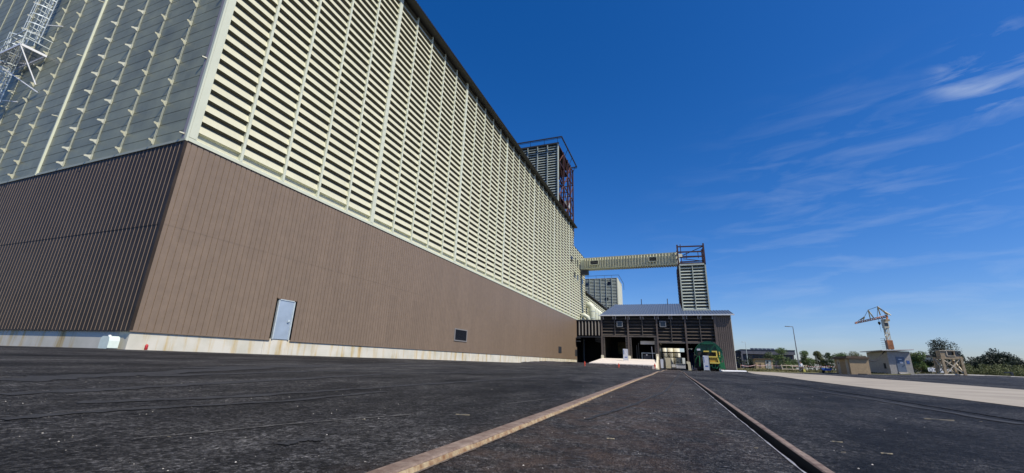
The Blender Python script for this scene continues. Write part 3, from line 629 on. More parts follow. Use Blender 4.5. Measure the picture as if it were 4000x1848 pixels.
MB().box(hx - 1.6, hx - .1, hy0 + 9, hy0 + 11, 35.2, 36.6).bar((hx - .8, hy0 + 10, 36.6), (hx - .8, hy0 + 10, 38.4), .15).build('winch', 'galv', ht)
cr_ = MB(); zc = hz + 1.15; C_ = [(hx - 14, hy0 - .9, zc), (hx + .9, hy0 - .9, zc), (hx + .9, hy1 + .8, zc), (hx - 1.5, hy1 + .8, zc)]
for p, q in zip(C_, C_[1:]): cr_.bar(p, q, .22); cr_.bar((p[0], p[1], p[2] - .35), (q[0], q[1], q[2] - .35), .08)
for (x, y) in ((hx - 10, hy0 - .9), (hx - 6.5, hy0 - .9), (hx - 3.2, hy0 - .9), (hx - .1, hy0 - .9)): cr_.bar((x, y + .6, hz - .6), (x, y, zc), .07)
for y in (hy0 + 5, hy0 + 9.5, hy1 - .2): cr_.bar((hx, y, hz - 1), (hx + .9, y, zc), .1)
cr_.build('roof_rail', 'slate', ht)

# ------------------------------------------------------------------ lower long building beyond, far tower, ducts
b2 = thing('rear_storehouse', 'lower cream louvred storehouse continuing behind the big warehouse', 'building', (-30, 125, 0))
for k in range(14):
    y = 103.4 + k * 3.0
    m_ = MB(); louvre(m_, (WX - .01, y, 0), (0, 1, 0), (1, 0, 0), 3.0, 4.0, 21, .6); m_.build('louvre_panel', ['cream', 'gap_shade'], b2)
    MB().box(WX - .2, WX + .03, y - .06, y + .06, 4, 16.7).build('fin', 'cream_trim', b2)
MB().box(-40, WX - .2, 103.4, 145.4, -.6, 16.6).build('core_wall', 'soffit', b2)
MB().prism([(WX + .4, 103.2, 16.95), (WX + .4, 103.2, 17.25), (-40, 103.2, 20.2), (-40, 103.2, 16.9)], (0, 42.6, 0)).build('roof', 'roofdark', b2)
ft = thing('far_louvred_tower', 'square grey louvred tower block seen beneath the high conveyor bridge', 'tower', (-23, 155, 0))
FX0, FX1, FY = -29.5, -17.45, 150.0
for k in range(6):
    x = FX0 + k * 2.0
    m_ = MB(); louvre(m_, (x, FY, 0), (1, 0, 0), (0, -1, 0), 2.0, 5, 46, .535, .2, .3); m_.build('louvre_panel', ['green_clad', 'gap_shade2'], ft)
    MB().box(x - .09, x + .09, FY - .1, FY + .05, 5, 29.7).build('fin', 'green_clad', ft)
MB().box(FX0, FX1, FY + .25, FY + 14, -.5, 29.8).box(FX1 - .3, FX1, FY - .06, FY + .24, 5, 29.8).build('tower_body', 'cream', ft)
for (x, z) in ((-26.2, 22.2), (-21.4, 22.3), (-21.4, 18.7), (-28.5, 27.7), (-20.4, 27.8)):
    MB().box(x - .55, x + .55, FY - .08, FY + .1, z - .42, z + .42).build('window', 'glass', ft)
rr = MB(); 
for p, q in (((FX0, FY - .2, 30.7), (FX1 + .5, FY - .2, 30.7)), ((FX1 + .5, FY - .2, 30.7), (FX1 + .7, FY + 14, 30.0)), ((FX1 + .7, FY + 14, 30.0), (FX1 + .7, FY + 14, 27.6))): rr.bar(p, q, .12)
for x in (-28, -25, -22, -19.5): rr.bar((x, FY - .2, 29.6), (x, FY - .2, 30.7), .07)
rr.build('guardrail', 'slate', ft)
# ducts
for i, (y, r, lab) in enumerate(((104.6, .85, 'thickest cream exhaust duct bending down beside the dark bridge'), (110.0, .62, 'cream exhaust duct, second from the warehouse wall, above the dark bridge'),
                                 (114.4, .58, 'cream exhaust duct, third from the warehouse wall, above the dark bridge'), (119.0, .55, 'slim cream exhaust duct closest to the shed roof'))):
    t = thing('exhaust_duct', lab, 'duct', (-19.0, y, 5), 'exhaust ducts on the rear storehouse')
    zt = 14.0
    MB().tube([(WX - .1, y, zt), (-19.3, y, zt - .05), (-18.9, y, zt - .5), (-18.8, y, zt - 1.1), (-18.8, y, 4)], r, 14).build('pipe', 'cream_trim', t, True)
    rg = MB()
    for z in (12.4, 10.7, 8.9): rg.tube([(-18.8, y, z - .05), (-18.8, y, z + .05)], r * 1.08, 14)
    rg.build('pipe_joint', 'galv', t)
t = thing('exhaust_duct', 'stubby curved duct end just above the bridge roof near the brown wall', 'duct', (-18.9, 99, 9), 'exhaust ducts on the rear storehouse')
MB().tube([(-20, 97, 10.6), (-19.2, 97.2, 10.6), (-18.5, 97.4, 10.2), (-18.2, 97.5, 9.0)], .5, 12).build('pipe', 'cream_trim', t, True)

# ------------------------------------------------------------------ dark covered bridge between wall and shed
br = thing('covered_bridge', 'dark ribbed covered bridge joining the brown wall to the loading shed', 'covered bridge', (-15, 93.5, 5.4))
mb = MB(); xx = -20.0
while xx < -9:
    P = [(xx, 92.5), (xx + .36, 92.5), (xx + .44, 92.2), (xx + .56, 92.2), (xx + .72, 92.5)]
    m0 = len(mb.mi); mb.strip([(a, b, 5.75) for a, b in P], [(a, b, 8.75) for a, b in P]); mb.mi[m0] = 1; xx += .72  # valleys between the ribs near black, shade painted in
mb.build('ribbed_wall', ['bridge_rib', 'dark'], br); MB().box(-20.05, -9, 92.55, 101, 5.4, 8.9).build('bridge_box', 'dark', br); MB().box(-9.3, -9.1, 85.3, 101, -.6, 6.5).build('added_shade_screen', 'dark', br)  # unseen side screen added and box deepened to shade the passage
MB().box(-20.05, -9, 92.2, 95.6, 8.9, 9.1).box(-20.05, -9, 92.2, 95.6, 5.3, 5.5).build('bridge_edge', 'slate', br)
MB().box(-20.6, -19.2, 91.2, 92.4, 4.3, 4.5).box(-20.6, -20.4, 91.2, 91.4, 4.3, 5.1).box(-20.6, -19.2, 91.2, 92.4, 5.0, 5.15).build('bracket', 'slate', br)
bk = thing('passage_shade_backdrop', 'near-black backdrop standing for the shade in the passage beneath the dark bridge', 'wall', (-15, 101, 0))
MB().box(-20, -6, 100.5, 100.9, -.7, 5.4).build('dark_wall', 'dark', bk)  # near-black sheet painted as the darkness under the bridge
tk = thing('blue_container', 'blue steel container with a pale end standing under the dark bridge', 'container', (-13.2, 92, -.5))
c0 = on(2300, 1345, 1, 95); MB().prism([(-14.9, 97, -.5), (-12.2, 86, -.5), (-12.2, 86, 3.1), (-14.9, 97, 3.6)], (2.2, 0, 0)).build('container_body', mat('dull_blue_paint', (.05, .08, .14), .5, var=.3, vscale=.7), tk)
MB().prism([(-13.55, 91.4, -.4), (-13.0, 89.2, -.4), (-13.0, 89.2, 2.6), (-13.55, 91.4, 2.7)], (-.05, 0, 0)).build('door', 'slate', tk)
MB().box(-12.25, -11.9, 85.7, 85.95, -.5, 3.2).build('corner_post', 'white', tk)
rk = thing('pipe_rack', 'small rack of pipes and walkway hung below the dark bridge', 'pipe rack', (-13, 91, 4))
mb = MB()
for k in range(12): mb.bar((-15.8 + k * .32, 91.8 - k * .32, 5.3 - k * .0), (-15.8 + k * .32, 91.8 - k * .32, 4.5 - k * .07), .06)
for dz in (0, .4, .75): mb.bar((-15.8, 91.8, 5.2 - dz), (-12.0, 88.0, 5.1 - dz - (.8 if dz > .5 else 0)), .07)
mb.build('rail_bars', 'slate', rk)
MB().tube([(-12.6, 88.4, 5.3), (-12.6, 88.4, 3.9)], .13, 8).tube([(-12.1, 88.1, 5.3), (-12.1, 88.1, 3.7)], .16, 8).build('pipe', 'cream_trim', rk)

# ------------------------------------------------------------------ conveyor gallery and transfer tower
TK = 1.2517; TY = 90.0; TX0, TX1 = 2.15, 7.16; RX = 1.62
tt = thing('transfer_tower', 'narrow pale louvred tower with dark red steel frame on top, above the shed roof', 'tower', (4.6, 92, 0))
for x0 in (TX0 + .15, (TX0 + TX1) / 2 + .04):
    m_ = MB(); louvre(m_, (x0, TY, 0), (1, 0, 0), (0, -1, 0), (TX1 - TX0) / 2 - .15, 10.9, 14, .638, .25, .35); m_.build('louvre_panel', ['green_clad', 'gap_shade2'], tt)
MB().box(TX0, TX1, TY + .3, TY + 5.2, -.5, 19.9).build('tower_body', 'green_clad', tt)
MB().box(TX0 - .05, TX0 + .2, TY - .12, TY + .25, 9.9, 20.0).box(TX1 - .2, TX1 + .05, TY - .12, TY + .25, 9.9, 20.0).box((TX0 + TX1) / 2 - .08, (TX0 + TX1) / 2 + .08, TY - .08, TY + .25, 10, 20.0).box(TX0 - .05, TX1 + .05, TY - .1, TY + .3, 10.3, 10.88).box(TX0 - .05, TX1 + .05, TY - .15, TY + .3, 19.84, 20.17).build('trim', 'green_clad', tt)
sd = MB(); sd.box(TX0 - .38, TX0 - .06, TY + .5, TY + 5.0, 9, 20)
for z in np.arange(10.2, 19.6, .64): sd.bar((TX0 - .48, TY + .4, z), (TX0 - .48, TY + 5, z), .12)
sd.build('side_wall', 'rustdark', tt)
fr = MB(); zt = 23.97
for x in (TX0 - .06, TX1 - .06):
    for y in (TY, TY + 4.9): fr.bar((x, y, 19.9), (x, y, zt + .4), .3)
fr.bar((TX0 + .56, TY + .1, 20), (TX0 + .56, TY + .1, zt + .5), .15)
for i, z in enumerate((20.4, 21.8, 22.8, zt)):
    fr.bar((TX0, TY, z), (TX1, TY, z - .15), .2, .25); fr.bar((TX1, TY, z), (TX1, TY + 4.9, z), .2, .25); fr.bar((TX0, TY + 4.9, z), (TX1, TY + 4.9, z), .17, .22); fr.bar((TX0, TY, z), (TX0, TY + 4.9, z), .2, .25)
fr.bar((TX0, TY + 4.9, 22.8), (TX1, TY, 23.8), .12); fr.bar((TX0 + 1, TY + 2.5, 21.9), (TX1 - .7, TY + 2.5, 21.3), .12)
for x in (TX0 + 1.6, TX1 - 1.2): fr.bar((x, TY, 21.3), (x, TY, 22.7), .12)
for (za, zb) in ((20.4, 22.8), (22.8, 20.4), (21.8, zt)): fr.bar((TX1, TY, za), (TX1, TY + 4.9, zb), .17)
fr.build('steel_frame', 'rustdark', tt)
MB().box(TX0 + .06, TX0 + .8, TY - .19, TY + .12, 21.7, 22.35).build('control_box', 'creamblock', tt)
gal = thing('conveyor_bridge', 'long high cream ribbed conveyor bridge spanning from the warehouse to the narrow tower', 'conveyor bridge', (-9, 84, 18))
GL = on(2281, 1009, 1, 97.8); GR = Vector((1.9, 91.0, 23.05))
hL, hR = 2.72, 2.62; dirg = (GR - GL); nrm = Vector((-dirg.y, dirg.x, 0)).normalized(); 
if nrm.y > 0: nrm = -nrm
front = []; K_ = 33
for k in range(K_):
    for (f, d) in ((0, 0), (.42, 0), (.52, .34), (.78, .34), (.88, 0)):
        front.append((GL + dirg * ((k + f) / K_) + nrm * (d + .02), (k + f) / K_))
front.append((GR + nrm * .02, 1.0))
hh = lambda t_: hL + (hR - hL) * t_
mb = MB(); mb.strip([p - Vector((0, 0, .18)) for p, t_ in front], [p - Vector((0, 0, hh(t_) - .2)) for p, t_ in front]); mb.build('ribbed_side', 'cream', gal)
back = 1.7
mb = MB(); P0 = [(GL, 0), (GR, 1)]
A = [GL, GL - Vector((0, 0, hL)), GL - Vector((0, 0, hL)) - nrm * back, GL - nrm * back]; B = [GR, GR - Vector((0, 0, hR)), GR - Vector((0, 0, hR)) - nrm * back, GR - nrm * back]
mb.add(A + B, [(0, 1, 5, 4), (1, 2, 6, 5), (2, 3, 7, 6), (3, 0, 4, 7), (3, 2, 1, 0), (4, 5, 6, 7)]); mb.build('gallery_box', 'cream_trim', gal)
mb = MB()
mb.bar(GL + nrm * .08 - Vector((0, 0, .09)), GR + nrm * .08 - Vector((0, 0, .09)), .14, .2); mb.bar(GL + nrm * .08 - Vector((0, 0, hL - .1)), GR + nrm * .08 - Vector((0, 0, hR - .1)), .14, .22)
mb.bar(GL + nrm * .1, GL + nrm * .1 - Vector((0, 0, hL)), .3, .2); mb.build('edge_trim', 'cream_trim', gal)
mb = MB()
for k in range(40):
    p = GL + dirg * ((k + .5) / 40) - Vector((0, 0, hh((k + .5) / 40) + .1)); mb.bar(p + nrm * .1, p - nrm * back, .22, .22)
mb.build('floor_joists', 'cream', gal)
for t0_, t1_ in ((.085, .185), (.735, .815)):
    a = GL + dirg * t0_; b = GL + dirg * t1_; zc0 = -hh(t0_) * .30; zc1 = -hh(t0_) * .68; dd = nrm * .42
    fw_ = MB()
    for (p, q) in ((a, b),):
        fw_.bar(p + dd + Vector((0, 0, zc0)), q + dd + Vector((0, 0, zc0)), .12, .14); fw_.bar(p + dd + Vector((0, 0, zc1)), q + dd + Vector((0, 0, zc1)), .12, .14); fw_.bar(p + dd + Vector((0, 0, zc0)), p + dd + Vector((0, 0, zc1)), .12, .14); fw_.bar(q + dd + Vector((0, 0, zc0)), q + dd + Vector((0, 0, zc1)), .12, .14)
    wf = fw_.build('window', 'cream_trim', gal)
    gg = MB().prism([a + nrm * .38 + Vector((0, 0, zc0)), b + nrm * .38 + Vector((0, 0, zc0)), b + nrm * .38 + Vector((0, 0, zc1)), a + nrm * .38 + Vector((0, 0, zc1))], nrm * .03)
    subpart(gg.build('pane', 'glass'), wf).matrix_parent_inverse = wf.matrix_parent_inverse.inverted() if False else Matrix()
MB().box(WX, GL.x + .9, 97.9, 99.3, GL.z - hL - 1.3, GL.z - hL - .25).build('bracket', 'slate', gal); MB().box(WX, GL.x, 97.95, 99.3, GL.z - hL, GL.z).build('end_hood', 'cream_trim', gal)

# ------------------------------------------------------------------ loading shed
SY = 66.0; SX0, SX1 = -10.55, 7.72; SE = 7.02; sh = thing('loading_shed', 'dark brown louvred loading shed with grey metal roof and open bays', 'shed', (-1, 75, -.5))
cols = [-10.38, -6.40, -2.22, 1.72, 5.62]
bays = [(-10.3, -6.4, 4.05), (-6.4, -2.2, 4.05), (-2.2, 1.75, 3.22), (1.75, 5.62, 3.22)]
for i, (a, b, zb) in enumerate(bays):
    mid = (a + b) / 2
    for (p, q) in ((a, mid), (mid, b)):
        z_start = zb + .05; rows_ = int((SE - z_start) / .465)
        m_ = MB(); louvre(m_, (p, SY, 0), (1, 0, 0), (0, -1, 0), q - p, SE - rows_ * .465, rows_, .465, .24, .20); m_.build('louvre_panel', ['shed_brown', 'dark'], sh)  # near-black slot holds the painted recess shade
    MB().box(mid - .05, mid + .05, SY - .07, SY + .05, zb, SE).build('fin', 'shed_brown', sh)
    MB().box(a, b, SY - .10, SY + .2, zb - .14, zb + .08).build('lintel', 'shed_brown', sh)
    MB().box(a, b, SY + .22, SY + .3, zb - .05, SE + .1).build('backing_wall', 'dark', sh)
for i, x in enumerate(cols):
    zb = .75 if i < 2 else (-.62 if i > 1 else .7)
    MB().box(x - .11, x + .11, SY - .16, SY + .25, zb, SE).build('column', 'shed_rib', sh)
# scalloped door jambs beside bays 1 and 2
for (x, s_) in ((-10.15, 1), (-6.62, -1), (-6.18, 1), (-2.48, -1)):
    mb = MB(); mb.box(x - .06 + s_ * .16, x + .02 + s_ * .16, SY - .05, SY + .3, .7, 3.95)
    for k in range(8):
        z = .85 + k * .38; mb.prism([(x - s_ * .06, SY, z), (x + s_ * .12, SY, z + .05), (x + s_ * .12, SY, z + .12), (x - s_ * .06, SY, z + .3)], (0, -.1, 0))
    mb.box(x - .15, x + .15, SY + .1, SY + .25, .7, 3.95); mb.build('door_jamb', 'shed_brown', sh)
rbp = MB(); ribbed(rbp, (5.72, SY - .02, 0), (1, 0, 0), (0, -1, 0), SX1 - 5.72, -.55, SE + .1, .25, .07, .06, True); rbp.build('ribbed_panel', 'shed_rib', sh)
MB().box(SX1 - .02, SX1 + .06, SY - .05, 71.3, -.55, SE + .2).build('corner_trim', 'tanpale', sh)
# side, rear and inner walls, floor
zr = lambda y: 7.22 + (y - SY) * .215
sw = MB()
sw.prism([(SX1 - .15, SY + .1, -.7), (SX1 - .15, 71.3, -.7), (SX1 - .15, 71.3, zr(71.2) - .15), (SX1 - .15, SY + .1, zr(SY) - .1)], (.12, 0, 0))
sw.prism([(SX0, SY + .1, -.7), (SX0, 85, -.7), (SX0, 85, zr(85) - .15), (SX0, SY + .1, zr(SY) - .1)], (.15, 0, 0))
sw.prism([(5.6, 71.5, -.7), (5.6, 85, -.7), (5.6, 85, 7.0), (5.6, 71.5, 7.0)], (.12, 0, 0)); sw.box(RX, 7.6, 71.3, 71.5, 5, 8.3); sw.box(RX - .2, RX - .05, 71.5, 85, 6.9, 8.3); sw.box(RX - .2, 5.7, 71.5, 85, 6.9, 7.1)
sw.box(-2.45, -2.3, SY + .3, 85, -.7, 7.2)
sw.build('side_wall', 'shed_brown', sh)
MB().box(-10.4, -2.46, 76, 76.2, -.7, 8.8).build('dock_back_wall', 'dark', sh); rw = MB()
rw.box(-2.3, 5.6, 84.8, 85, 3.08, 11).box(-2.3, 5.6, 84.8, 85, 1.95, 2.38) if False else None
rw.box(-2.3, RX - .2, 84.8, 85, 3.08, 11); rw.box(RX - .2, 5.6, 84.8, 85, 3.08, 7); rw.box(-2.3, -2.12, 84.8, 85, -.7, 3.08); rw.box(1.66, 2.1, 84.8, 85, -.7, 3.08); rw.box(3.1, 5.6, 84.8, 85, -.7, 3.08)
rw.box(-2.12, 1.66, 84.8, 85, 2.2, 2.42); rw.box(.95, 1.66, 84.8, 85, 1.45, 2.2)
for k in range(13): rw.box(-2.0 + k * .2, -1.88 + k * .2, 84.8, 85, 1.5, 2.2)
rw.box(-2.12, 1.66, 84.8, 85, 1.38, 1.5)
rw.build('rear_wall', 'dark', sh)
MB().box(-10.4, -2.45, SY - .0, 76, -.8, .72).build('dock_floor', 'ramp', sh)
# roof: long slope on the left, short on the right
def roof_piece(xa, xb, ya, yb, name):
    mb = MB(); x = xa; P = []
    while x < xb - .01: P += [(x, 0), (x + .07, .07), (x + .13, .07), (x + .2, 0)]; x += .40
    P.append((xb, 0))
    mb.strip([(u, ya, zr(ya) + d + .02) for u, d in P], [(u, yb, zr(yb) + d + .02) for u, d in P])
    mb.prism([(xa, ya, zr(ya) - .08), (xa, yb, zr(yb) - .08), (xa, yb, zr(yb)), (xa, ya, zr(ya))], (xb - xa, 0, 0))
    return mb.build(name, 'roofblue', sh)
roof_piece(SX0 - .05, RX, SY - .35, 85.2, 'roof'); roof_piece(RX + .01, SX1 + .35, SY - .35, 71.5, 'roof')
MB().box(SX0 - .1, SX1 + .5, SY - .52, SY - .34, SE + .02, SE + .2).build('gutter', 'gutter', sh)
MB().box(SX0, SX1, SY - .3, SY + .2, SE - .0, SE + .06).build('soffit', 'dark', sh)
for a, b, zb in bays:
    m2 = (a + b) / 2
    for x in (a + .25, m2 - .2, m2 + .2, b - .25):
        MB().bar((x, SY - .42, SE + .02), (x, SY - .22, SE - .45), .045).bar((x - .05, SY - .2, SE - .45), (x + .05, SY - .2, SE - .45), .06).build('gutter_bracket', 'whitegrey', sh)
for x in (-5.4, -.6):
    MB().bar((x, 84.5, zr(84.5)), (x, 84.5, zr(84.5) + 1.1), .14, n=8).build('roof_vent_pipe', 'slate', sh)
for (xa, xb, za, zb) in ((-8.05, -7.16, 5.38, 6.23), (-1.8, -.9, 5.40, 6.28)):
    f_ = MB(); t_ = .1
    f_.box(xa, xb, SY - .2, SY - .05, za, za + t_).box(xa, xb, SY - .2, SY - .05, zb - t_, zb).box(xa, xa + t_, SY - .2, SY - .05, za + t_, zb - t_).box(xb - t_, xb, SY - .2, SY - .05, za + t_, zb - t_)
    wf = f_.build('window', 'lamp_grey', sh); subpart(MB().box(xa + t_, xb - t_, SY - .16, SY - .08, za + t_, zb - t_).build('pane', 'glass'), wf)

# ramp, dock blocks
rp = thing('concrete_ramp', 'pale concrete ramp sloping up to the open shed bays', 'ramp', (-6.5, 63, -.5))
MB().add([(-11.35, 60, .0), (-2.5, 60, -.03), (-2.5, SY - .17, .74), (-10.4, SY - .17, .74), (-11.35, 60, -.8), (-2.5, 60, -.8), (-2.5, SY - .17, -.8), (-10.4, SY - .17, -.8)], [(0, 1, 2, 3), (0, 4, 5, 1), (1, 5, 6, 2), (3, 7, 4, 0), (2, 6, 7, 3)]).build('ramp_slope', 'ramp', rp)
MB().prism([(-2.49, 59.4, -.7), (-2.49, SY - .2, -.7), (-2.49, SY - .2, 1.15), (-2.49, 65.2, 1.15), (-2.49, 59.4, -.42)], (.22, 0, 0)).build('cheek_wall', 'creamblock', rp)
for x, z, lab in ((-10.35, .9, 'cream concrete block on the ramp head, end next to the dark passage'), (-6.35, .9, 'cream concrete block on the ramp head behind the banner'), (-2.4, 1.25, 'cream concrete block topping the ramp cheek wall')):
    t = thing('guard_block', lab, 'concrete block', (x, SY - .3, z - .2), 'guard blocks at the shed front')
    MB().prism([(x - .17, SY - .45, .7), (x + .2, SY - .45, .7), (x + .2, SY - .45, z + .25), (x - .1, SY - .45, z + .3), (x - .17, SY - .45, z + .2)], (0, .26, 0)).build('block_body', 'creamblock', t)
t = thing('guard_block', 'pale concrete block guarding the shed column left of the green machine', 'concrete block', (1.7, SY - .3, -.5), 'guard blocks at the shed front')
MB().prism([(1.62, SY - .7, -.7), (2.02, SY - .7, -.7), (1.92, SY - .7, .55), (1.45, SY - .7, .62), (1.45, SY - .7, .3), (1.6, SY - .7, .25)], (0, .45, 0)).build('block_body', 'creamblock', t)
# loose asphalt mound in front of the ramp
mp_ = [(-20.0, 56, -.25, .5), (-19.6, 66, .0, 1.6), (-18.9, 76, .0, 2.2), (-16.5, 72, -.03, 2.2), (-12.6, 61.5, -.08, 1.6), (-11.0, 59.3, -.12, 1.2), (-8, 59.2, -.14, 1.0), (-5, 59.2, -.13, 1.0), (-2.9, 59.3, -.2, .8)]
mb = MB(); rowsA = []
pp = []
for i in range(len(mp_) - 1):
    for q in range(14):
        f = q / 14; pp.append([mp_[i][j] * (1 - f) + mp_[i + 1][j] * f for j in range(4)])
pp.append(list(mp_[-1]))
cs = [(-1.0, 0), (-.7, .25), (-.4, .7), (-.15, 1), (.2, 1), (.6, .9), (1, .3)]
for (c, h_) in cs:
    row = []
    for i, (x, y, z, wd) in enumerate(pp):
        a = pp[max(0, i - 1)]; b = pp[min(len(pp) - 1, i + 1)]; d = math.hypot(b[0] - a[0], b[1] - a[1]) or 1; nx, ny = -(b[1] - a[1]) / d, (b[0] - a[0]) / d
        xx_ = x + nx * c * wd * (1 if c > 0 else 1); yy_ = y + ny * c * wd; gg_ = g(xx_, yy_) - .02
        row.append((xx_, yy_, gg_ + (z - gg_) * h_ + random.uniform(-.05, .05) * (h_ > .1)))
    rowsA.append(row)
for a, b in zip(rowsA, rowsA[1:]): mb.strip(a, b)
struct(mb, 'terrain', 'mound')
# orange marker pegs
for (px, py, lab) in ((2285, 1428, 'orange-red marker peg in the asphalt mound next to the dark passage'), (2418, 1436, 'orange-red marker peg in the mound halfway along the ramp'), (2559, 1438, 'orange-red marker pegs with tape at the ramp cheek wall')):
    p = on(px, py, 1, 58.3); t = thing('marker_peg', lab, 'marker peg', (p.x, p.y, p.z), 'orange marker pegs')
    MB().bar((p.x, p.y, p.z - .1), (p.x - .03, p.y, p.z + .55), .09).build('post', 'red', t)
    MB().box(p.x - .12, p.x + .1, p.y - .02, p.y + .02, p.z + .18, p.z + .42).build('tape', 'red', t)
# banners
def banner(x0, x1, y, z0, z1, label, extra=False, tilt=0.0):
    t = thing('roll_up_banner', label, 'banner', ((x0 + x1) / 2, y, z0), 'upright banners by the shed')
    MB().prism([(x0, y, z0 + .12), (x1, y, z0 + .12), (x1, y, z1), (x0 + .04, y, z1 + .02)], (0, .03, 0)).build('banner_sheet', 'whitegrey', t)
    w_ = x1 - x0; h_ = z1 - z0
    MB().box(x0 + .08, x0 + .14, y - .012, y - .004, z0 + h_ * .55, z0 + h_ * .93).box(x0 + w_ * .3, x0 + w_ * .8, y - .012, y - .004, z0 + h_ * .29, z0 + h_ * .36).build('printed_mark', 'blue', t)
    if extra: MB().prism([(x0 + .14, y - .01, z0 + h_ * .9), (x0 + .2, y - .01, z0 + h_ * .9), (x1 - .12, y - .01, z0 + h_ * .52), (x1 - .18, y - .01, z0 + h_ * .52)], (0, .005, 0)).build('printed_stripe', 'white', t)
    MB().bar((x0 + .03, y, z0), (x0 + .03, y, z1), .03).bar((x1 - .02, y, z0), (x1 - .02, y, z1), .03).bar((x0 - .03, y - .15, z0 + .01), (x0 - .03, y + .15, z0 + .01), .03).bar((x1 + .03, y - .15, z0 + .01), (x1 + .03, y + .15, z0 + .01), .03).build('stand', 'galv', t)
    return t
banner(-6.98, -6.26, 63.0, .36, 2.05, 'white banner with blue bar and diagonal streak standing on the concrete ramp', True)
banner(3.14, 3.80, 57.0, g(3.4, 57), 1.27, 'white banner with blue bar standing in front of the green machine')
t = thing('small_notice_board', 'low pale rounded board standing between ramp and first open bay', 'notice board', (-1.75, 63.5, g(-1.7, 63)))
pz = g(-1.7, 63.5); MB().prism([(-1.95, 63.5, pz + .2), (-1.62, 63.5, pz + .2), (-1.58, 63.5, pz + 1.3), (-1.66, 63.5, pz + 1.4), (-1.9, 63.5, pz + 1.4), (-1.98, 63.5, pz + 1.3)], (0, .06, 0)).build('board', 'whitegrey', t); MB().box(-1.9, -1.65, 63.4, 63.7, pz, pz + .2).build('foot', 'slate', t)

# dock interior things
t = thing('notice_frame', 'dim olive information board at the back of the bay by the passage', 'board', (-8.1, 74, 2.4)); MB().box(-9.2, -6.9, 75.6, 75.75, 1.6, 3.6).build('board_sheet', mat('dim_olive_board', (.12, .10, .05), .8, var=.7, vscale=1.5), t)
t = thing('white_awning_panel', 'long pale rectangular panel hanging inside the bay beside the column', 'panel', (-3.6, 68, 3)); MB().box(-4.85, -2.75, 68.0, 68.15, 2.95, 3.45).build('panel_sheet', 'white', t); MB().bar((-4.7, 68.1, 3.4), (-4.7, 68.1, 7), .04).bar((-2.9, 68.1, 3.4), (-2.9, 68.1, 7), .04).build('hanger', 'slate', t)
t = thing('white_pole', 'slim white pole leaning below the hanging pale panel', 'pole', (-3.1, 67, .72)); MB().bar((-3.10, 67, .72), (-3.2, 67.3, 2.6), .1).build('shaft', 'white', t)
t = thing('steel_table', 'grey work table with a crate inside the second bay', 'table', (-3.9, 67.5, .72)); MB().box(-4.7, -2.6, 67.2, 67.9, 1.62, 1.7).box(-4.7, -4.62, 67.2, 67.9, .72, 1.62).box(-2.7, -2.62, 67.2, 67.9, .72, 1.62).build('frame', 'galv', t)
t = thing('plastic_crate', 'dark translucent crate with white tag standing under the work table', 'crate', (-4, 67, .72)); MB().box(-4.45, -3.35, 66.9, 67.15, .74, 1.4).build('tub', 'slate', t); MB().box(-4.05, -3.85, 66.86, 66.9, 1.3, 1.45).build('tag', 'white', t)
for x in (-5.75, -5.45):
    t = thing('fluorescent_post', ('shorter' if x < -5.6 else 'taller') + ' thin white post in the gloom of the second bay', 'post', (x, 72, .7)); MB().bar((x, 72, .72), (x, 72, 3.0 if x < -5.6 else 3.3), .07).box(x - .1, x + .1, 71.95, 72.05, .72, .76).build('shaft', 'whitegrey', t)

# things seen through the shed
for (x, y, r, z0_, z1_, lab) in ((-2.25, 104, .48, -.6, 4.4, 'narrow white silo seen through the upper slot of the open bay'), (-1.05, 105, .62, -.6, 4.6, 'white silo with a shaded side, middle of those seen through the shed'), (.3, 106, .78, -.6, 4.8, 'wide white silo at the end of the row seen through the shed'),):
    t = thing('white_silo', lab, 'silo', (x, y, z0_), 'white silos behind the shed')
    MB().tube([(x, y, z0_), (x, y, z1_)], r, 24).build('silo_shell', 'creamblock', t, True); MB().tube([(x, y, z1_), (x, y, z1_ + .4)], [r, r * .2], 24).build('silo_cap', 'white', t)
t = thing('cream_wall_panel', 'tall cream concrete slab with sloping top seen through the open bay', 'concrete slab', (-1, 90, -.6)); MB().prism([(-1.85, 91.5, -.6), (-.35, 91.5, -.6), (-.45, 91.5, .5), (-.95, 91.5, 1.45), (-1.85, 91.5, 1.5)], (0, .5, 0)).build('slab', 'creamblock', t)
t = thing('water_tank', 'round cream tank on the grey skip seen through the open bay', 'tank', (.85, 88, .3)); MB().tube([(.75, 92.5, -.3), (.75, 92.5, 1.4)], .56, 18).build('tank_shell', 'creamblock', t, True); MB().tube([(.75, 92.5, 1.4), (.75, 92.5, 1.48)], .54, 18).build('tank_lid', 'white', t)
t = thing('grey_skip', 'pale grey metal skip standing in the daylight behind the shed', 'skip', (.9, 86.5, -.6)); MB().prism([(.1, 89.8, -.45), (1.75, 89.8, -.5), (1.82, 89.8, .35), (0, 89.8, .35)], (0, 1.5, 0)).build('skip_tub', 'whitegrey', t); MB().bar((0, 89.75, .35), (1.82, 89.75, .35), .07).build('rim', 'galv', t)
t = thing('forklift_pallet', 'low white pallet load on the ground behind the shed', 'pallet', (-.3, 86.5, -.6)); MB().box(-.75, -.05, 89.4, 90.2, -.35, .2).build('load', 'white', t); MB().box(-.8, 0, 89.35, 90.3, -.5, -.35).build('pallet_base', 'slate', t)
t = thing('blue_tarpaulin_sheet', 'folded blue sheet hanging at the end bay left of the green machine', 'tarpaulin', (2.7, 80, -.5))
mb = MB(); A = []; B = []
for k in range(9): A.append((2.0 + k * .17, 82 + .25 * (k % 2), 3.0 - (.1 * (k % 3)))); B.append((2.05 + k * .17, 82.1 + .3 * (k % 2), -.45))
mb.strip(A, B); mb.build('sheet', 'bluesheet', t)
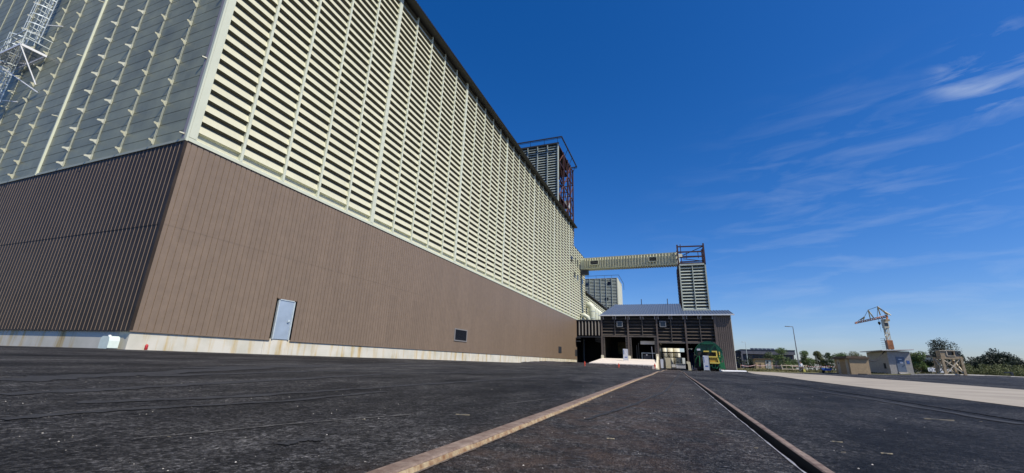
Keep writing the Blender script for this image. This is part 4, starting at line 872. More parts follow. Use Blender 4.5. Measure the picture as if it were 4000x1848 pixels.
t = thing('planter_box', 'low pinkish box with a small white ornament beside the blue sheet', 'planter', (2.8, 70, -.5)); MB().prism([(2.35, 68.2, -.55), (3.3, 68.2, -.55), (3.15, 68.2, -.1), (2.55, 68.2, 0)], (0, .6, 0)).build('box_body', mat('pinkish_plaster', (.45, .32, .30), .8, var=.2), t); MB().bar((2.25, 68, -.55), (2.25, 68, .1), .1, n=8).build('ornament', 'white', t)

# ------------------------------------------------------------------ green machine
mx_, my = 4.05, 60.0; gm = thing('green_machine', 'large round-bodied green machine with yellow frame and ladder parked before the shed', 'machine', (mx_, 61.5, -.55))
cz = 1.45; r = 1.62; zb = g(4, 60)
mb = MB(); ring = [(math.cos(a), math.sin(a)) for a in [2 * math.pi * i / 28 for i in range(28)]]
for (y0_, y1_, ra, rb2) in ((60.3, 60.45, r * .93, r), (60.45, 63.4, r, r), (63.4, 63.7, r, r * .9)):
    A = [(mx_ + ra * c, y0_, cz + ra * s_) for c, s_ in ring]; B = [(mx_ + rb2 * c, y1_, cz + rb2 * s_) for c, s_ in ring]; A.append(A[0]); B.append(B[0]); mb.strip(A, B)
mb.add([(mx_ + r * .93 * c, 60.3, cz + r * .93 * s_) for c, s_ in ring], [tuple(range(27, -1, -1))]); mb.build('drum', 'green', gm, False)
hd = MB(); hd.prism([(mx_ - .75, 60.0, 2.75), (mx_ + .75, 60.0, 2.75), (mx_ + .6, 60.0, 3.0), (mx_ + .15, 60.0, 3.12), (mx_ - .35, 60.0, 3.08), (mx_ - .7, 60.0, 2.9)], (0, 1.6, 0)); hd.bar((mx_, 60.2, 3.0), (mx_, 60.2, 1.9), .14); hd.bar((mx_ + .9, 60.2, 2.7), (mx_ + 1.25, 60.2, 1.6), .12)
hd.build('hood', 'green', gm)
rb_ = MB(); A_ = []
for k in range(13): a = math.pi * (1 + 3 * k) / 40; 
for k in range(12):
    a0 = R_(10 + k * 14); a1 = R_(10 + (k + 1) * 14); rb_.bar((mx_ + 1.66 * math.cos(a0), 60.35, cz + 1.66 * math.sin(a0)), (mx_ + 1.66 * math.cos(a1), 60.35, cz + 1.66 * math.sin(a1)), .1)
rb_.build('rim_ring', 'green', gm)
MB().box(mx_ - 1.3, mx_ + 1.1, 59.75, 60.2, .1, 1.75).box(mx_ - 1.75, mx_ - .9, 60.1, 61.5, -.2, 1.3).build('engine_block', 'dark', gm)
yf = MB(); yf.box(mx_ - .62, mx_ + .02, 59.55, 59.75, 1.78, 1.94).box(mx_ + .35, mx_ + .95, 59.55, 59.75, 1.78, 1.94).box(mx_ + .8, mx_ + .95, 59.5, 59.7, 1.0, 1.78).box(mx_ - .3, mx_ + .95, 59.4, 59.75, 1.12, 1.28).box(mx_ + 1.15, mx_ + 1.27, 59.6, 59.8, 1.2, 1.85)
yf.box(mx_ + .0, mx_ + 1.0, 59.35, 59.7, .38, .56).prism([(mx_ + .85, 59.4, 1.2), (mx_ + .97, 59.4, 1.2), (mx_ + 1.15, 59.4, .45), (mx_ + 1.0, 59.4, .4)], (0, .2, 0)); yf.build('yellow_frame', 'yellow', gm)
MB().box(mx_ - .0, mx_ + .85, 59.5, 59.7, .56, 1.12).build('grille', 'amber', gm)
ld = MB(); lx0, lx1 = mx_ + 1.1, mx_ + 1.62
ld.bar((lx0, 59.6, zb + .15), (lx0, 59.6, 1.35), .07).bar((lx1 - .1, 59.6, 1.4), (lx0 + .05, 59.6, 1.4), .06).bar((lx1, 59.6, zb + .15), (lx1 - .04, 59.6, 1.35), .07)
for k in range(5): ld.bar((lx0, 59.6, -.1 + k * .32), (lx1, 59.6, -.1 + k * .32), .05)
ld.build('ladder', 'greenlight', gm)
MB().prism([(mx_ + .95, 59.9, -.2), (mx_ + 1.75, 59.9, -.2), (mx_ + 1.68, 59.9, .55), (mx_ + 1.0, 59.9, .55)], (0, 1.6, 0)).build('side_box', 'greenlight', gm)
MB().tube([(mx_ - 1.75, 60.4, -.1), (mx_ - 1.6, 59.9, .8), (mx_ - 1.35, 59.8, 1.25), (mx_ - 1.1, 59.8, 1.2)], .06, 8).tube([(mx_ - 1.2, 59.7, 0), (mx_ - 1.15, 59.7, 1.3)], .05, 8).build('hydraulic_pipe', 'greenlight', gm)
MB().box(mx_ - 1.35, mx_ - .95, 59.9, 60.3, 1.95, 2.18).build('lamp_box', 'whitegrey', gm)
ch = MB(); ch.box(mx_ - 1.5, mx_ + 1.2, 59.9, 63.4, -.25, .2); ch.build('chassis', 'dark', gm)
for sx in (-1.25, 1.05):
    for y in (60.3, 62.6):
        ww = MB(); x0_ = mx_ + sx; ww.tube([(x0_ - .17, y, zb + .42), (x0_ + .17, y, zb + .42)], .42, 18); wo = ww.build('wheel', 'dark', gm, False); subpart(MB().tube([(x0_ - .19, y, zb + .42), (x0_ + .19, y, zb + .42)], .2, 12).build('rim', 'greenlight'), wo)
MB().box(mx_ + 1.0, mx_ + 1.2, 59.7, 59.95, zb, zb + .35).build('stabiliser_foot', 'whitegrey', gm)
MB().bar((mx_ - .3, 59.7, .1), (mx_ + .2, 59.7, .1), .12).bar((mx_ + .25, 59.65, .3), (mx_ + .25, 59.65, -.1), .1).bar((mx_ + .6, 59.65, .3), (mx_ + .6, 59.65, -.1), .1).bar((mx_ + .25, 59.65, -.12), (mx_ + .6, 59.65, -.12), .1).bar((mx_ + .7, 59.7, -.2), (mx_ + 1.15, 59.7, .3), .1).build('tow_hitch', 'greenlight', gm)
# pale kerb block at the shed corner
t = thing('loading_kerb', 'low white concrete slab at the ribbed corner of the shed', 'concrete slab', (6.6, 64.5, -.5)); z_ = g(6.6, 64.5)
MB().add([(5.4, 61.3, z_ - .1), (8.7, 63.8, z_ - .1), (8.7, 65.8, z_ - .1), (5.4, 65.8, z_ - .1), (5.45, 61.5, z_ + .03), (8.6, 64.0, z_ + .12), (8.6, 65.7, z_ + .12), (5.45, 65.7, z_ + .12)], [(4, 5, 6, 7), (0, 1, 5, 4), (1, 2, 6, 5), (3, 0, 4, 7)]).build('slab', 'white', t)

# ------------------------------------------------------------------ right-hand background
# street lamps
def lamp(x, y, h, arm, label, m='slate'):
    z = g(x, y); t = thing('street_lamp', label, 'street lamp', (x, y, z), 'street lamps')
    MB().bar((x, y, z), (x, y, z + h), .2, n=8, w2=.1).build('pole', m, t); MB().bar((x, y, z + h), (x - arm * .93, y - .3, z + h + .03), .09).bar((x - arm * .45, y - .15, z + h + .03), (x - arm, y - .33, z + h + .05), .28, .09).build('lamp_head', m, t)
    return t
lamp(18.6, 81.4, 7.15, 1.15, 'tall grey street lamp with a flat arm standing beside the walking person', 'lamp_grey')
lamp(18.2, 130.7, 7.0, .9, 'distant thin street lamp in front of the dark flat-roofed building', 'galv')
# tan hut
tx, ty = 23.16, 74.3; tz = -.45; th = thing('tan_hut', 'square tan rendered hut with brown overhanging roof slab', 'hut', (tx + 1.1, ty + 3, tz))
MB().box(tx, tx + 2.25, ty, ty + 6.0, tz - .2, 1.80).build('wall', 'tan', th)
MB().box(tx - .015, tx, ty + .6, ty + 1.5, tz, 1.75).build('pale_panel', 'tanpale', th); MB().box(tx - .015, tx, ty + 3.9, ty + 5.0, tz, 1.75).build('pale_panel', 'tanpale', th)
MB().box(tx - .03, tx - .016, ty + 4.3, ty + 4.5, 1.0, 1.35).build('small_opening', 'dark', th)
MB().box(tx - .35, tx + 2.35, ty - .2, ty + 6.3, 1.78, 1.98).box(tx - .15, tx + 2.15, ty + .1, ty + 6, 1.98, 2.12).build('roof', 'tanroof', th)
MB().box(tx + .75, tx + 1.8, ty - .03, ty, tz + .08, tz + .2).build('floor_vent', 'dark', th)
# concrete hut
cx, cy = 30.4, 81.6; cz0 = -.4; chh = thing('concrete_hut', 'rough grey concrete hut with grey-blue door, blue plate and pale roof slab', 'hut', (cx + 1.4, cy + 3, cz0))
MB().box(cx, cx + 2.75, cy, cy + 7.5, cz0 - .3, 3.18).build('wall', 'hutgrey', chh)
MB().add([(cx - .75, cy - .65, 3.2), (cx + 3.1, cy - .65, 3.36), (cx + 3.1, cy + 7.9, 3.36), (cx - .75, cy + 7.9, 3.2), (cx - .75, cy - .65, 3.32), (cx + 3.1, cy - .65, 3.5), (cx + 3.1, cy + 7.9, 3.5), (cx - .75, cy + 7.9, 3.32)], [(3, 2, 1, 0), (4, 5, 6, 7), (0, 1, 5, 4), (1, 2, 6, 5), (2, 3, 7, 6), (3, 0, 4, 7)]).build('roof', 'hutroof', chh)
d_ = MB().box(cx + .92, cx + 1.93, cy - .05, cy, .2, 2.33).build('door', mat('blue_grey_door', (.13, .17, .23), .5, var=.1, vscale=3), chh)
for nm, m_b, mt in (('door_sign', MB().box(cx + 1.2, cx + 1.6, cy - .065, cy - .051, 1.93, 2.05), 'white'), ('door_sign', MB().box(cx + 1.3, cx + 1.65, cy - .07, cy - .051, 1.42, 1.66), 'white'), ('handle', MB().bar((cx + 1.78, cy - .05, 1.2), (cx + 1.78, cy - .12, 1.2), .07).bar((cx + 1.78, cy - .12, 1.2), (cx + 1.66, cy - .12, 1.2), .05), 'dark')): subpart(m_b.build(nm, mt), d_)
MB().box(cx + 2.15, cx + 2.5, cy - .03, cy, 1.38, 1.85).build('blue_plate', mat('blue_enamel_plate', (.06, .12, .32), .4, var=.4, vscale=9), chh)
MB().box(cx + .9, cx + 2.0, cy - .45, cy, -.35, -.05).box(cx + .9, cx + 2.0, cy - .2, cy, -.05, .15).build('step', 'kerb', chh)
MB().box(cx - .03, cx, cy + 1.2, cy + 1.9, .6, 1.4).build('side_hatch', 'dark', chh)
t = thing('black_sack', 'small black sack on the ground by the concrete hut door', 'sack', (cx + .7, cy - .6, -.3)); MB().tube([(cx + .7, cy - .6, -.4), (cx + .7, cy - .6, -.28), (cx + .72, cy - .6, -.12), (cx + .7, cy - .6, 0)], [.22, .26, .18, .05], 9).build('sack_body', 'black', t, True)
t = thing('black_cable', 'thick black cable sagging between the two huts', 'cable', (27, 80, 2)); P0 = Vector((tx + 2.2, ty + 1.2, 1.95)); P1 = Vector((cx - .05, cy + .6, 3.1))
MB().tube([P0 + (P1 - P0) * (k / 12) - Vector((0, 0, 1.1 * math.sin(math.pi * k / 12) * (1 - k / 24))) for k in range(13)], .07, 6).build('cable_run', 'black', t)
# small tan hut behind the lamps
p0 = Vector((15.7, 101.3, 0)); sht = thing('small_tan_hut', 'small tan brick hut with a mottled white door in front of the dark building', 'hut', (17, 103, -.1))
MB().box(15.5, 18.6, 101.3, 104, -.4, 1.8).build('wall', 'tan', sht); MB().box(15.3, 18.9, 101.1, 104.2, 1.8, 1.98).build('roof', 'tanroof', sht)
MB().box(17.3, 18.3, 101.22, 101.3, -.1, 1.7).build('door', mat('mottled_white_door', (.55, .58, .55), .7, var=.5, vscale=3, col2=(.2, .22, .2)), sht); MB().box(17.55, 17.85, 101.18, 101.22, 1.1, 1.5).build('window', 'glass', sht)
for x in (16.1, 16.35): MB().box(x, x + .08, 101.26, 101.3, .1, 1.0).build('wall_slot', 'dark', sht)
# dark flat-roofed building
db = thing('dark_flat_building', 'dark flat-roofed two-storey building behind the trees', 'building', (24, 145, 0))
MB().box(14.6, 18.3, 141.5, 150, -.4, 4.6).box(18.3, 31.2, 140.4, 150, -.4, 4.9).build('wall', 'darkbld', db)
MB().box(18.1, 31.5, 139.9, 150, 3.9, 5.05).build('fascia', 'darkbld2', db); MB().box(18.0, 31.6, 139.8, 150.2, 5.05, 5.2).box(14.4, 18.0, 141.3, 150, 4.6, 4.75).build('roof', 'slate', db)
MB().box(18.0, 18.4, 139.9, 140.4, -.4, 3.9).build('column', 'darkbld2', db)
for k in range(6): MB().box(19.6 + k * 1.9, 20.9 + k * 1.9, 140.3, 140.42, 2.0, 3.5).build('window', 'glass', db)
pr_ = MB()
for k in range(6): pr_.prism([(21.0 + k * 1.05, 142, 5.2), (21.9 + k * 1.05, 142, 5.2), (21.9 + k * 1.05, 143.5, 5.65), (21.0 + k * 1.05, 143.5, 5.65)], (0, 0, .06))
pr_.build('solar_panel', 'slate', db)
# striped barrier tape fence
fp = gpts = [(10.5, 84), (13.5, 88), (16, 92), (19, 92), (22, 93), (26, 94), (31, 95)]
fence = thing('tape_fence', 'low fence of short posts strung with red-white striped tape', 'fence', (18, 90, -.3))
fpz = [g(x, y) for x, y in fp]; tp = MB()
for (x, y), z in zip(fp, fpz):
    MB().bar((x, y, z), (x + .04, y, z + .95), .09).build('post', 'wood', fence)
for i in range(len(fp) - 1):
    (xa, ya), (xb, yb) = fp[i], fp[i + 1]
    for k in range(24):
        f0, f1 = k / 24, (k + 1) / 24; s0, s1 = math.sin(math.pi * f0) * .22, math.sin(math.pi * f1) * .22
        a = Vector((xa + (xb - xa) * f0, ya + (yb - ya) * f0, fpz[i] + (fpz[i + 1] - fpz[i]) * f0 + .88 - s0)); b = Vector((xa + (xb - xa) * f1, ya + (yb - ya) * f1, fpz[i] + (fpz[i + 1] - fpz[i]) * f1 + .88 - s1))
        tp.add([a, b, b + Vector((0, 0, .07)), a + Vector((0, 0, .07)), a + Vector((0, .02, 0)), b + Vector((0, .02, 0)), b + Vector((0, .02, .07)), a + Vector((0, .02, .07))], [(0, 1, 2, 3), (7, 6, 5, 4), (3, 2, 6, 7)], k % 2)
tp.build('striped_tape', ['white', 'redcan'], fence)
# timber barrier frames
bf = thing('timber_barrier', 'weathered timber rail barrier under the trees left of the lamp', 'barrier', (20, 88, -.3))
z_ = g(20, 88); MB().bar((17.6, 88, z_ + .85), (21.4, 88.6, z_ + .95), .12).bar((17.6, 88, z_ + .25), (21.4, 88.6, z_ + .3), .1).build('rail', 'woodpale', bf)
for k, x in enumerate((17.6, 19.2, 21.3)): MB().bar((x, 88 + k * .2, z_ - .1), (x - .15, 88 + k * .2, z_ + 1.0), .13).build('post', 'woodpale', bf)
t = thing('wheelbarrow', 'blue tilted wheelbarrow next to the tan hut', 'wheelbarrow', (22.3, 79.5, -.3)); z_ = g(22, 79.5)
MB().prism([(21.0, 79.5, z_ + .75), (22.5, 79.5, z_ + .75), (22.2, 79.5, z_ + .4), (21.35, 79.5, z_ + .38)], (0, .6, 0)).build('tray', 'bluesheet', t); MB().bar((20.9, 79.6, z_ + .3), (22.8, 79.6, z_ + .55), .05).bar((21.8, 79.6, z_), (22.3, 79.6, z_ + .4), .05).build('handle_bar', 'slate', t); MB().tube([(21.3, 79.75, z_ + .2), (21.3, 79.85, z_ + .2)], .2, 14).build('wheel', 'dark', t)
# stilted timber cabin
st = thing('stilt_cabin', 'weathered timber cabin with a dark window raised on four braced stilts', 'cabin', (36.4, 79.3, 0))
F = {}
sc_ = 58.0
def pd(px, py, d):
    v = ray(px, py); c = CR.transposed() @ v; return v * (d / -c.z)
LP = []
for (pa, pbx, Yl) in (((3664, 1457), (3647, 1397), 80.6), ((3697, 1464), (3679, 1401), 79.0), ((3738.5, 1465), (3725, 1404), 80.6), ((3771, 1464), (3754, 1397), 79.0)):
    A = on(*pa, 1, Yl); B = on(*pbx, 1, Yl); A = Vector((A.x, A.y, g(A.x, A.y))); B = Vector((A.x, A.y, B.z)); LP.append((A, B)); MB().bar(A - Vector((0, 0, .1)), B, .30, .28, w2=.26).build('leg', 'wood', st)
y0_, y1_ = 78.9, 80.3; x0_ = on(3676, 1390, 1, y0_).x; x1_ = on(3762, 1395, 1, y0_).x; bz0 = on(3700, 1402, 1, y0_).z; zt_ = on(3700, 1371, 1, y0_).z; hh_ = zt_ - bz0
MB().box(x0_ - .1, x1_, y0_, y1_, bz0 - .02, bz0 + .18).build('floor_frame', 'wood', st)
xa_ = x0_ + (x1_ - x0_) * .30; xm = x0_ + (x1_ - x0_) * .68
cab = MB(); cab.box(x0_, xa_, y0_ + .05, y1_ - .2, bz0 + .18, zt_); cab.box(xa_, xm, y0_ + .05, y1_ - .2, bz0 + .18, bz0 + .42); cab.box(xa_, xm, y0_ + .9, y1_ - .2, bz0 + .42, zt_); cab.box(xm - .1, xm, y0_ + .05, y0_ + .9, bz0 + .42, zt_); cab.build('cabin_wall', 'wood', st)
MB().box(x0_ - .05, xm + .05, y0_ - .04, y1_ - .15, zt_, zt_ + .09).box(xa_, xm, y0_ - .01, y0_ + .049, bz0 + .38, bz0 + .46).box(xa_ - .05, xa_ + .05, y0_ - .01, y0_ + .049, bz0 + .46, zt_).build('pale_trim', 'woodpale', st)
MB().box(xa_ + .05, xm - .1, y0_ + .3, y0_ + .36, bz0 + .43, zt_ - .02).build('window', 'glass', st)
MB().box(xm, x1_ - .05, y0_ + .05, y1_ - .2, bz0 + .18, bz0 + .34).build('deck_box', 'wood', st)
MB().prism([(xm + .05, y0_ + .3, bz0 + .34), (x1_ - .1, y0_ + .3, bz0 + .34), (x1_ - .4, y0_ + .3, zt_ - .3), (xm + .1, y0_ + .3, zt_ - .2)], (0, .9, 0)).box(xm + .25, xm + .9, y0_ + .5, y0_ + .9, zt_ - .2, zt_).build('covered_gear', 'slate', st)
bcs = MB(); gl_ = lambda i, f: LP[i][0] * (1 - f) + LP[i][1] * f
for (i, j) in ((1, 3), (0, 2), (0, 1), (2, 3)): bcs.bar(gl_(i, .98), gl_(j, .05), .12); bcs.bar(gl_(i, .05), gl_(j, .98), .10)
bcs.build('cross_brace', 'woodpale', st)
# sign boards by the hedge
def board(px0, py0, px1, py1, d, label, m='white'):
    a = pd(px0, py0, d); b = pd(px1, py1, d); t = thing('sign_board', label, 'sign', (a.x, a.y, a.z - .4), 'boards by the hedge')
    MB().box(a.x, b.x, a.y, a.y + .06, a.z, b.z).build('board', m, t); MB().bar((a.x + .1, a.y + .1, g(a.x, a.y)), (a.x + .1, a.y + .1, b.z), .06).bar((b.x - .1, a.y + .1, g(a.x, a.y)), (b.x - .1, a.y + .1, b.z), .06).build('post', 'wood', t)
    return t, a, b
t, a, b = board(3627, 1451, 3645, 1437, 66, 'white board with a thin dark ring beside the bushes')
rg = MB(); c = (a + b) / 2
for k in range(14):
    a0, a1 = 2 * math.pi * k / 14, 2 * math.pi * (k + .8) / 14; rg.bar((c.x + .2 * math.cos(a0), a.y - .01, c.z + .2 * math.sin(a0)), (c.x + .2 * math.cos(a1), a.y - .01, c.z + .2 * math.sin(a1)), .03)
rg.build('ring_mark', 'slate', t)
t, a, b = board(3648, 1452, 3660, 1438, 66.5, 'white board with a dark picture next to the stilt cabin leg'); MB().box(a.x + .12, b.x - .08, a.y - .012, a.y - .002, a.z + .18, a.z + .4).build('picture', 'slate', t)
t, a, b = board(3675, 1456, 3691, 1440, 66, 'pale blank board behind the two nearer stilts')
t, a, b = board(3702, 1450, 3717, 1442, 66, 'small landscape board with a grey smudge between the stilt cabin legs'); MB().box(a.x + .08, a.x + .25, a.y - .012, a.y - .002, a.z + .1, a.z + .25).build('picture', 'slate', t)
# dark low object on the verge, far right
t = thing('drain_cover', 'flat black metal drain frame on the verge edge beside a short post', 'drain', (44, 83, 0)); a = pd(3848, 1470, 58); b = pd(3925, 1474, 58)
MB().box(a.x, b.x, a.y - .2, a.y + .6, a.z - .1, a.z + .1).build('frame', 'slate', t); MB().box(a.x, b.x, a.y - .35, a.y - .2, a.z - .15, a.z - .02).build('lip', 'kerb', t)
t = thing('short_post', 'short dark timber stump standing on the grass near the hedge', 'post', (46, 84, 0)); a = pd(3955, 1468, 60); MB().bar(a, a + Vector((0, 0, .5)), .22).bar(a + Vector((-.8, 0, .42)), a + Vector((0, 0, .45)), .16).build('stump', 'slate', t)

# ------------------------------------------------------------------ tower crane far away
cd = 130.0; cr0 = pd(3480, 1368, cd); zg = -.4
ctop = Vector((cr0.x, cr0.y, pd(3450, 1240, cd).z))
crn = thing('tower_crane', 'orange tower crane with raised masts and a hanging hook behind the huts', 'crane', (cr0.x, cr0.y, zg))
ms = MB(); s_ = .45
H0 = zg; H1 = ctop.z
for dx in (-s_, s_):
    for dy in (-s_, s_): ms.bar((cr0.x + dx, cr0.y + dy, H0), (cr0.x + dx, cr0.y + dy, H1), .16)
z = H0; k = 0
while z < H1 - 1:
    z2 = z + 1.1; a_ = -s_ if k % 2 else s_
    ms.bar((cr0.x - a_, cr0.y - s_, z), (cr0.x + a_, cr0.y - s_, z2), .16); ms.bar((cr0.x - a_, cr0.y + s_, z), (cr0.x + a_, cr0.y + s_, z2), .16); ms.bar((cr0.x - s_, cr0.y - a_, z), (cr0.x - s_, cr0.y + a_, z2), .16); z = z2; k += 1
ms.build('mast', 'cranewhite', crn)
MB().box(cr0.x - .72, cr0.x + .72, cr0.y - .72, cr0.y + .72, 7.2, 9.9).build('climbing_frame', 'orange', crn)
MB().box(cr0.x - .65, cr0.x + .65, cr0.y - .9, cr0.y + .7, H1 - 3.0, H1 - .3).build('cab', 'cranewhite', crn); MB().box(cr0.x - .45, cr0.x + .45, cr0.y - .96, cr0.y - .9, H1 - 2.4, H1 - 1.4).build('cab_window', 'glass', crn)
tip = pd(3350, 1260, cd); jr = pd(3440, 1234, cd)
def tr(p): p = Vector(p); return p
jb = MB(); J0 = Vector((cr0.x + 1, cr0.y, jr.z + .3)); J1 = Vector((tip.x, tip.y + 2, tip.z))
dj = (J1 - J0)
for off in (Vector((0, 0, .32)), Vector((0, .4, -.25)), Vector((0, -.4, -.25))): jb.bar(J0 + off, J1 + off * .6, .24)
for k in range(14):
    a = J0 + dj * (k / 14); b = J0 + dj * ((k + 1) / 14); jb.bar(a + Vector((0, -.4, -.25)), b + Vector((0, 0, .32)), .13); jb.bar(a + Vector((0, 0, .32)), b + Vector((0, -.4, -.25)), .13)
jb.build('jib', 'orange', crn)
apex = pd(3428, 1198, cd); k1 = pd(3391, 1211, cd); k2 = pd(3453, 1215, cd); k3 = pd(3377, 1237, cd); cj = pd(3465, 1251, cd)
def onj(f): return J0 + dj * f + Vector((0, 0, .5))
am = MB(); am.bar(apex, J0 + Vector((.0, -.5, .5)), .3).bar(apex, J0 + Vector((-1.5, .5, .5)), .3).bar(k1, onj(.42), .26).bar(k1, onj(.52), .26).bar(k3, onj(.73), .22).bar(k3, onj(.82), .22).bar(k2, J0 + Vector((.3, 0, .5)), .28).bar(k2, J0 + Vector((1.0, 0, .4)), .28); am.build('king_posts', 'cranewhite', crn)
MB().bar(apex, k1, .12).bar(k1, k3, .1).bar(k3, onj(.9), .1).bar(apex, k2, .12).bar(k2, cj, .12).bar(apex, onj(.3), .1).build('stay_cables', 'slate', crn)
MB().bar(J0, cj, .45).build('counter_jib', 'orange', crn); MB().cbox(cj, 1.1, .8, .6).build('counterweight', 'tan', crn)
hk = pd(3434, 1264, cd); hb = pd(3441, 1298, cd); tp_ = pd(3430, 1240, cd)
MB().bar(tp_, (tp_.x, tp_.y, hk.z), .07).bar((tp_.x, tp_.y, hk.z), (tp_.x, tp_.y, hb.z), .05).build('hoist_rope', 'slate', crn); MB().tube([(tp_.x, tp_.y, hk.z + .5), (tp_.x, tp_.y, hk.z), (tp_.x, tp_.y, hk.z - .5)], [.3, .4, .1], 8).build('hook_block', 'dark', crn)
an = pd(3456, 1330, 125); t = thing('antenna_mast', 'thin antenna mast with short rungs left of the crane foot', 'antenna', (an.x, an.y, g(30, 100)))
mb = MB().bar((an.x, an.y, -.3), (an.x, an.y, an.z + .6), .12)
for k in range(6): mb.bar((an.x - 1.0, an.y, an.z + .5 - k * .55), (an.x, an.y, an.z + .5 - k * .55), .07)
mb.build('rungs', 'slate', t)

# ------------------------------------------------------------------ vegetation
def leaves(mb, c, rad, n, size, squash=(1, 1, 1), hollow=.25):
    c = Vector(c)
    for _ in range(n):
        d = Vector(rng.normal(size=3)); d.normalize(); rr = rad * (hollow + (1 - hollow) * random.random() ** .5)
        p = c + Vector((d.x * rr * squash[0], d.y * rr * squash[1], d.z * rr * squash[2]))
        a = Vector(rng.normal(size=3)).normalized() * size * random.uniform(.5, 1.2); b = Vector(rng.normal(size=3)).normalized() * size * random.uniform(.3, .7)
        mb.add([p - a, p + b, p + a, p - b], [(0, 1, 2, 3)])
def tree(x, y, h, w_, label, m='leaf', n=900, size=.16, trunk_r=.09, low=.2, group='trees beyond the yard', lean=0.12, squash=.8, blobs=9):
    z = g(x, y); t = thing('broadleaf_tree', label, 'tree', (x, y, z), group)
    tk = MB(); tops = []
    tk.tube([(x, y, z - .1), (x + lean * .3, y, z + h * .3), (x + lean, y, z + h * .62), (x + lean * 1.6, y, z + h * .9)], [trunk_r, trunk_r * .8, trunk_r * .5, trunk_r * .15], 7)
    cr_ = MB()
    for k in range(blobs):
        a = random.uniform(0, 2 * math.pi); zz = z + h * random.uniform(low, .93); q = (zz - z) / h; rmax = w_ * .5 * (1 - .75 * max(0, q - .45) / .55)
        cx_ = x + lean * q + rmax * .75 * math.cos(a) * random.uniform(.3, 1); cy_ = y + rmax * .75 * math.sin(a) * random.uniform(.3, 1)
        tk.bar((x + lean * q * .6, y, z + (zz - z) * .7), (cx_, cy_, zz), trunk_r * .5, n=5, w2=trunk_r * .1)
        leaves(cr_, (cx_, cy_, zz), w_ * random.uniform(.14, .26), n // blobs, size, (1.1, 1.1, squash))
    tk.build('trunk', 'bark', t); cr_.build('crown', m, t)
    return t
def pb(px, d): p = pd(px, 1440, d); return p.x, p.y
specs = [(2946, 99, 2.3, 2.6, 'leafdark', 'dark bush hugging the small tan hut'), (3012, 92, 3.9, 3.0, 'leaf2', 'sparse tree rising in front of the dark building between the small hut and the lamp'), (3066, 88, 4.3, 3.6, 'leaf', 'dense bright green tree just left of the tall street lamp'),
         (3104, 96, 3.9, 1.8, 'leaf2', 'thin wispy tree directly behind the tall street lamp'), (3160, 90, 4.1, 2.6, 'leaf', 'young leaning tree first to the right of the tall street lamp'), (3205, 92, 4.3, 2.3, 'leafolive', 'young airy tree with open branches, second right of the street lamp'),
         (3246, 88, 4.0, 2.0, 'leaf2', 'slender sapling with sky showing through, before the bushy tree'), (3292, 90, 4.3, 3.6, 'leaf', 'bushy tree rising behind the left side of the tan hut'), (3340, 96, 4.5, 3.4, 'leafolive', 'tree showing above the tan hut roof, nearer its centre'), (3374, 100, 3.9, 3.0, 'leaf2', 'low tree top between the tan and concrete huts'),
         (3566, 78, 4.0, 2.4, 'leafolive', 'olive green bush at the right wall of the concrete hut'), (3596, 76, 4.4, 2.2, 'leaf', 'pointed mid-green tree between the concrete hut and the white boards'), (3625, 78, 2.6, 2.6, 'leafolive', 'rounded shrub above the white boards')]
for i, (px, d, h, w_, m, lab) in enumerate(specs):
    x, y = pb(px, d); tree(x, y, h, w_ * 1.35, lab, m, 4200, .115 if h < 4.4 else .125, lean=random.uniform(-.3, .4), blobs=11)
x, y = pb(3700, 76); tree(x, y, 6.4, 6.4, 'tall dark conifer-like tree rising behind the stilt cabin', 'leafdark', 7000, .14, .16, .1, lean=-.5, blobs=24)
x, y = pb(3745, 80); tree(x, y, 4.6, 3.4, 'darker tree merging behind the covered end of the stilt cabin', 'leafdark', 2000, .18, .12, .1, blobs=14)
# hedge mound, far right
hg = MB(); 
prof_ = [(3770, 1.6), (3800, 3.0), (3850, 3.6), (3880, 4.3), (3910, 5.1), (3940, 4.9), (3962, 4.0), (3985, 3.2), (4010, 2.8), (4060, 3.2)]
for k in range(230):
    px = random.uniform(3765, 4070); hmax = np.interp(px, [p[0] for p in prof_], [p[1] for p in prof_]); d = random.uniform(78, 90); x, y = pb(px, d); zc_ = g(x, y)
    leaves(hg, (x, y, zc_ + random.uniform(.2, hmax - .6)), random.uniform(.8, 1.3), 260, .19)
tag(hg.build('hedge', 'leafdark'), 'dark dense hedge mound forming the skyline at the far edge', 'hedge')
hg = MB()
for k in range(90):
    px = random.uniform(3770, 4060); d = random.uniform(70, 76); x, y = pb(px, d); leaves(hg, (x, y, g(x, y) + random.uniform(.2, 1.7)), random.uniform(.4, .8), 110, .11)
tag(hg.build('bramble_thicket', 'leafolive'), 'olive green bramble thicket in front of the dark hedge mound', 'bush')
hg = MB()
for k in range(150):
    px = random.uniform(2890, 3620)
    if 3265 < px < 3400 or 3470 < px < 3550: continue
    d = random.uniform(108, 125); x, y = pb(px, d); leaves(hg, (x, y, g(x, y) + random.uniform(.0, 2.4)), random.uniform(.8, 1.3), 60, .26)
tag(hg.build('understorey', 'leafdark'), kind='stuff')
gr = MB()
for k in range(5200):
    px = random.uniform(2885, 4050); i = random.random() ** 2 * 16
    yb = np.interp(px, [2885, 3130, 3300, 3560, 3640, 3900, 4050], [80, 80.5, 82.5, 82.5, 81, 86, 92]); d0 = ray(px, 1450); s_ = (yb + i) / d0.y; x, y = d0.x * s_, yb + i
    z = g(x, y); h_ = random.uniform(.08, .3); w_ = random.uniform(.05, .16); a = random.uniform(0, 3.14)
    gr.add([(x - w_ * math.cos(a), y - w_ * math.sin(a), z), (x + w_ * math.cos(a), y + w_ * math.sin(a), z), (x + random.uniform(-.1, .1), y, z + h_)], [(0, 1, 2)])
tag(gr.build('grass', 'grass'), kind='stuff')
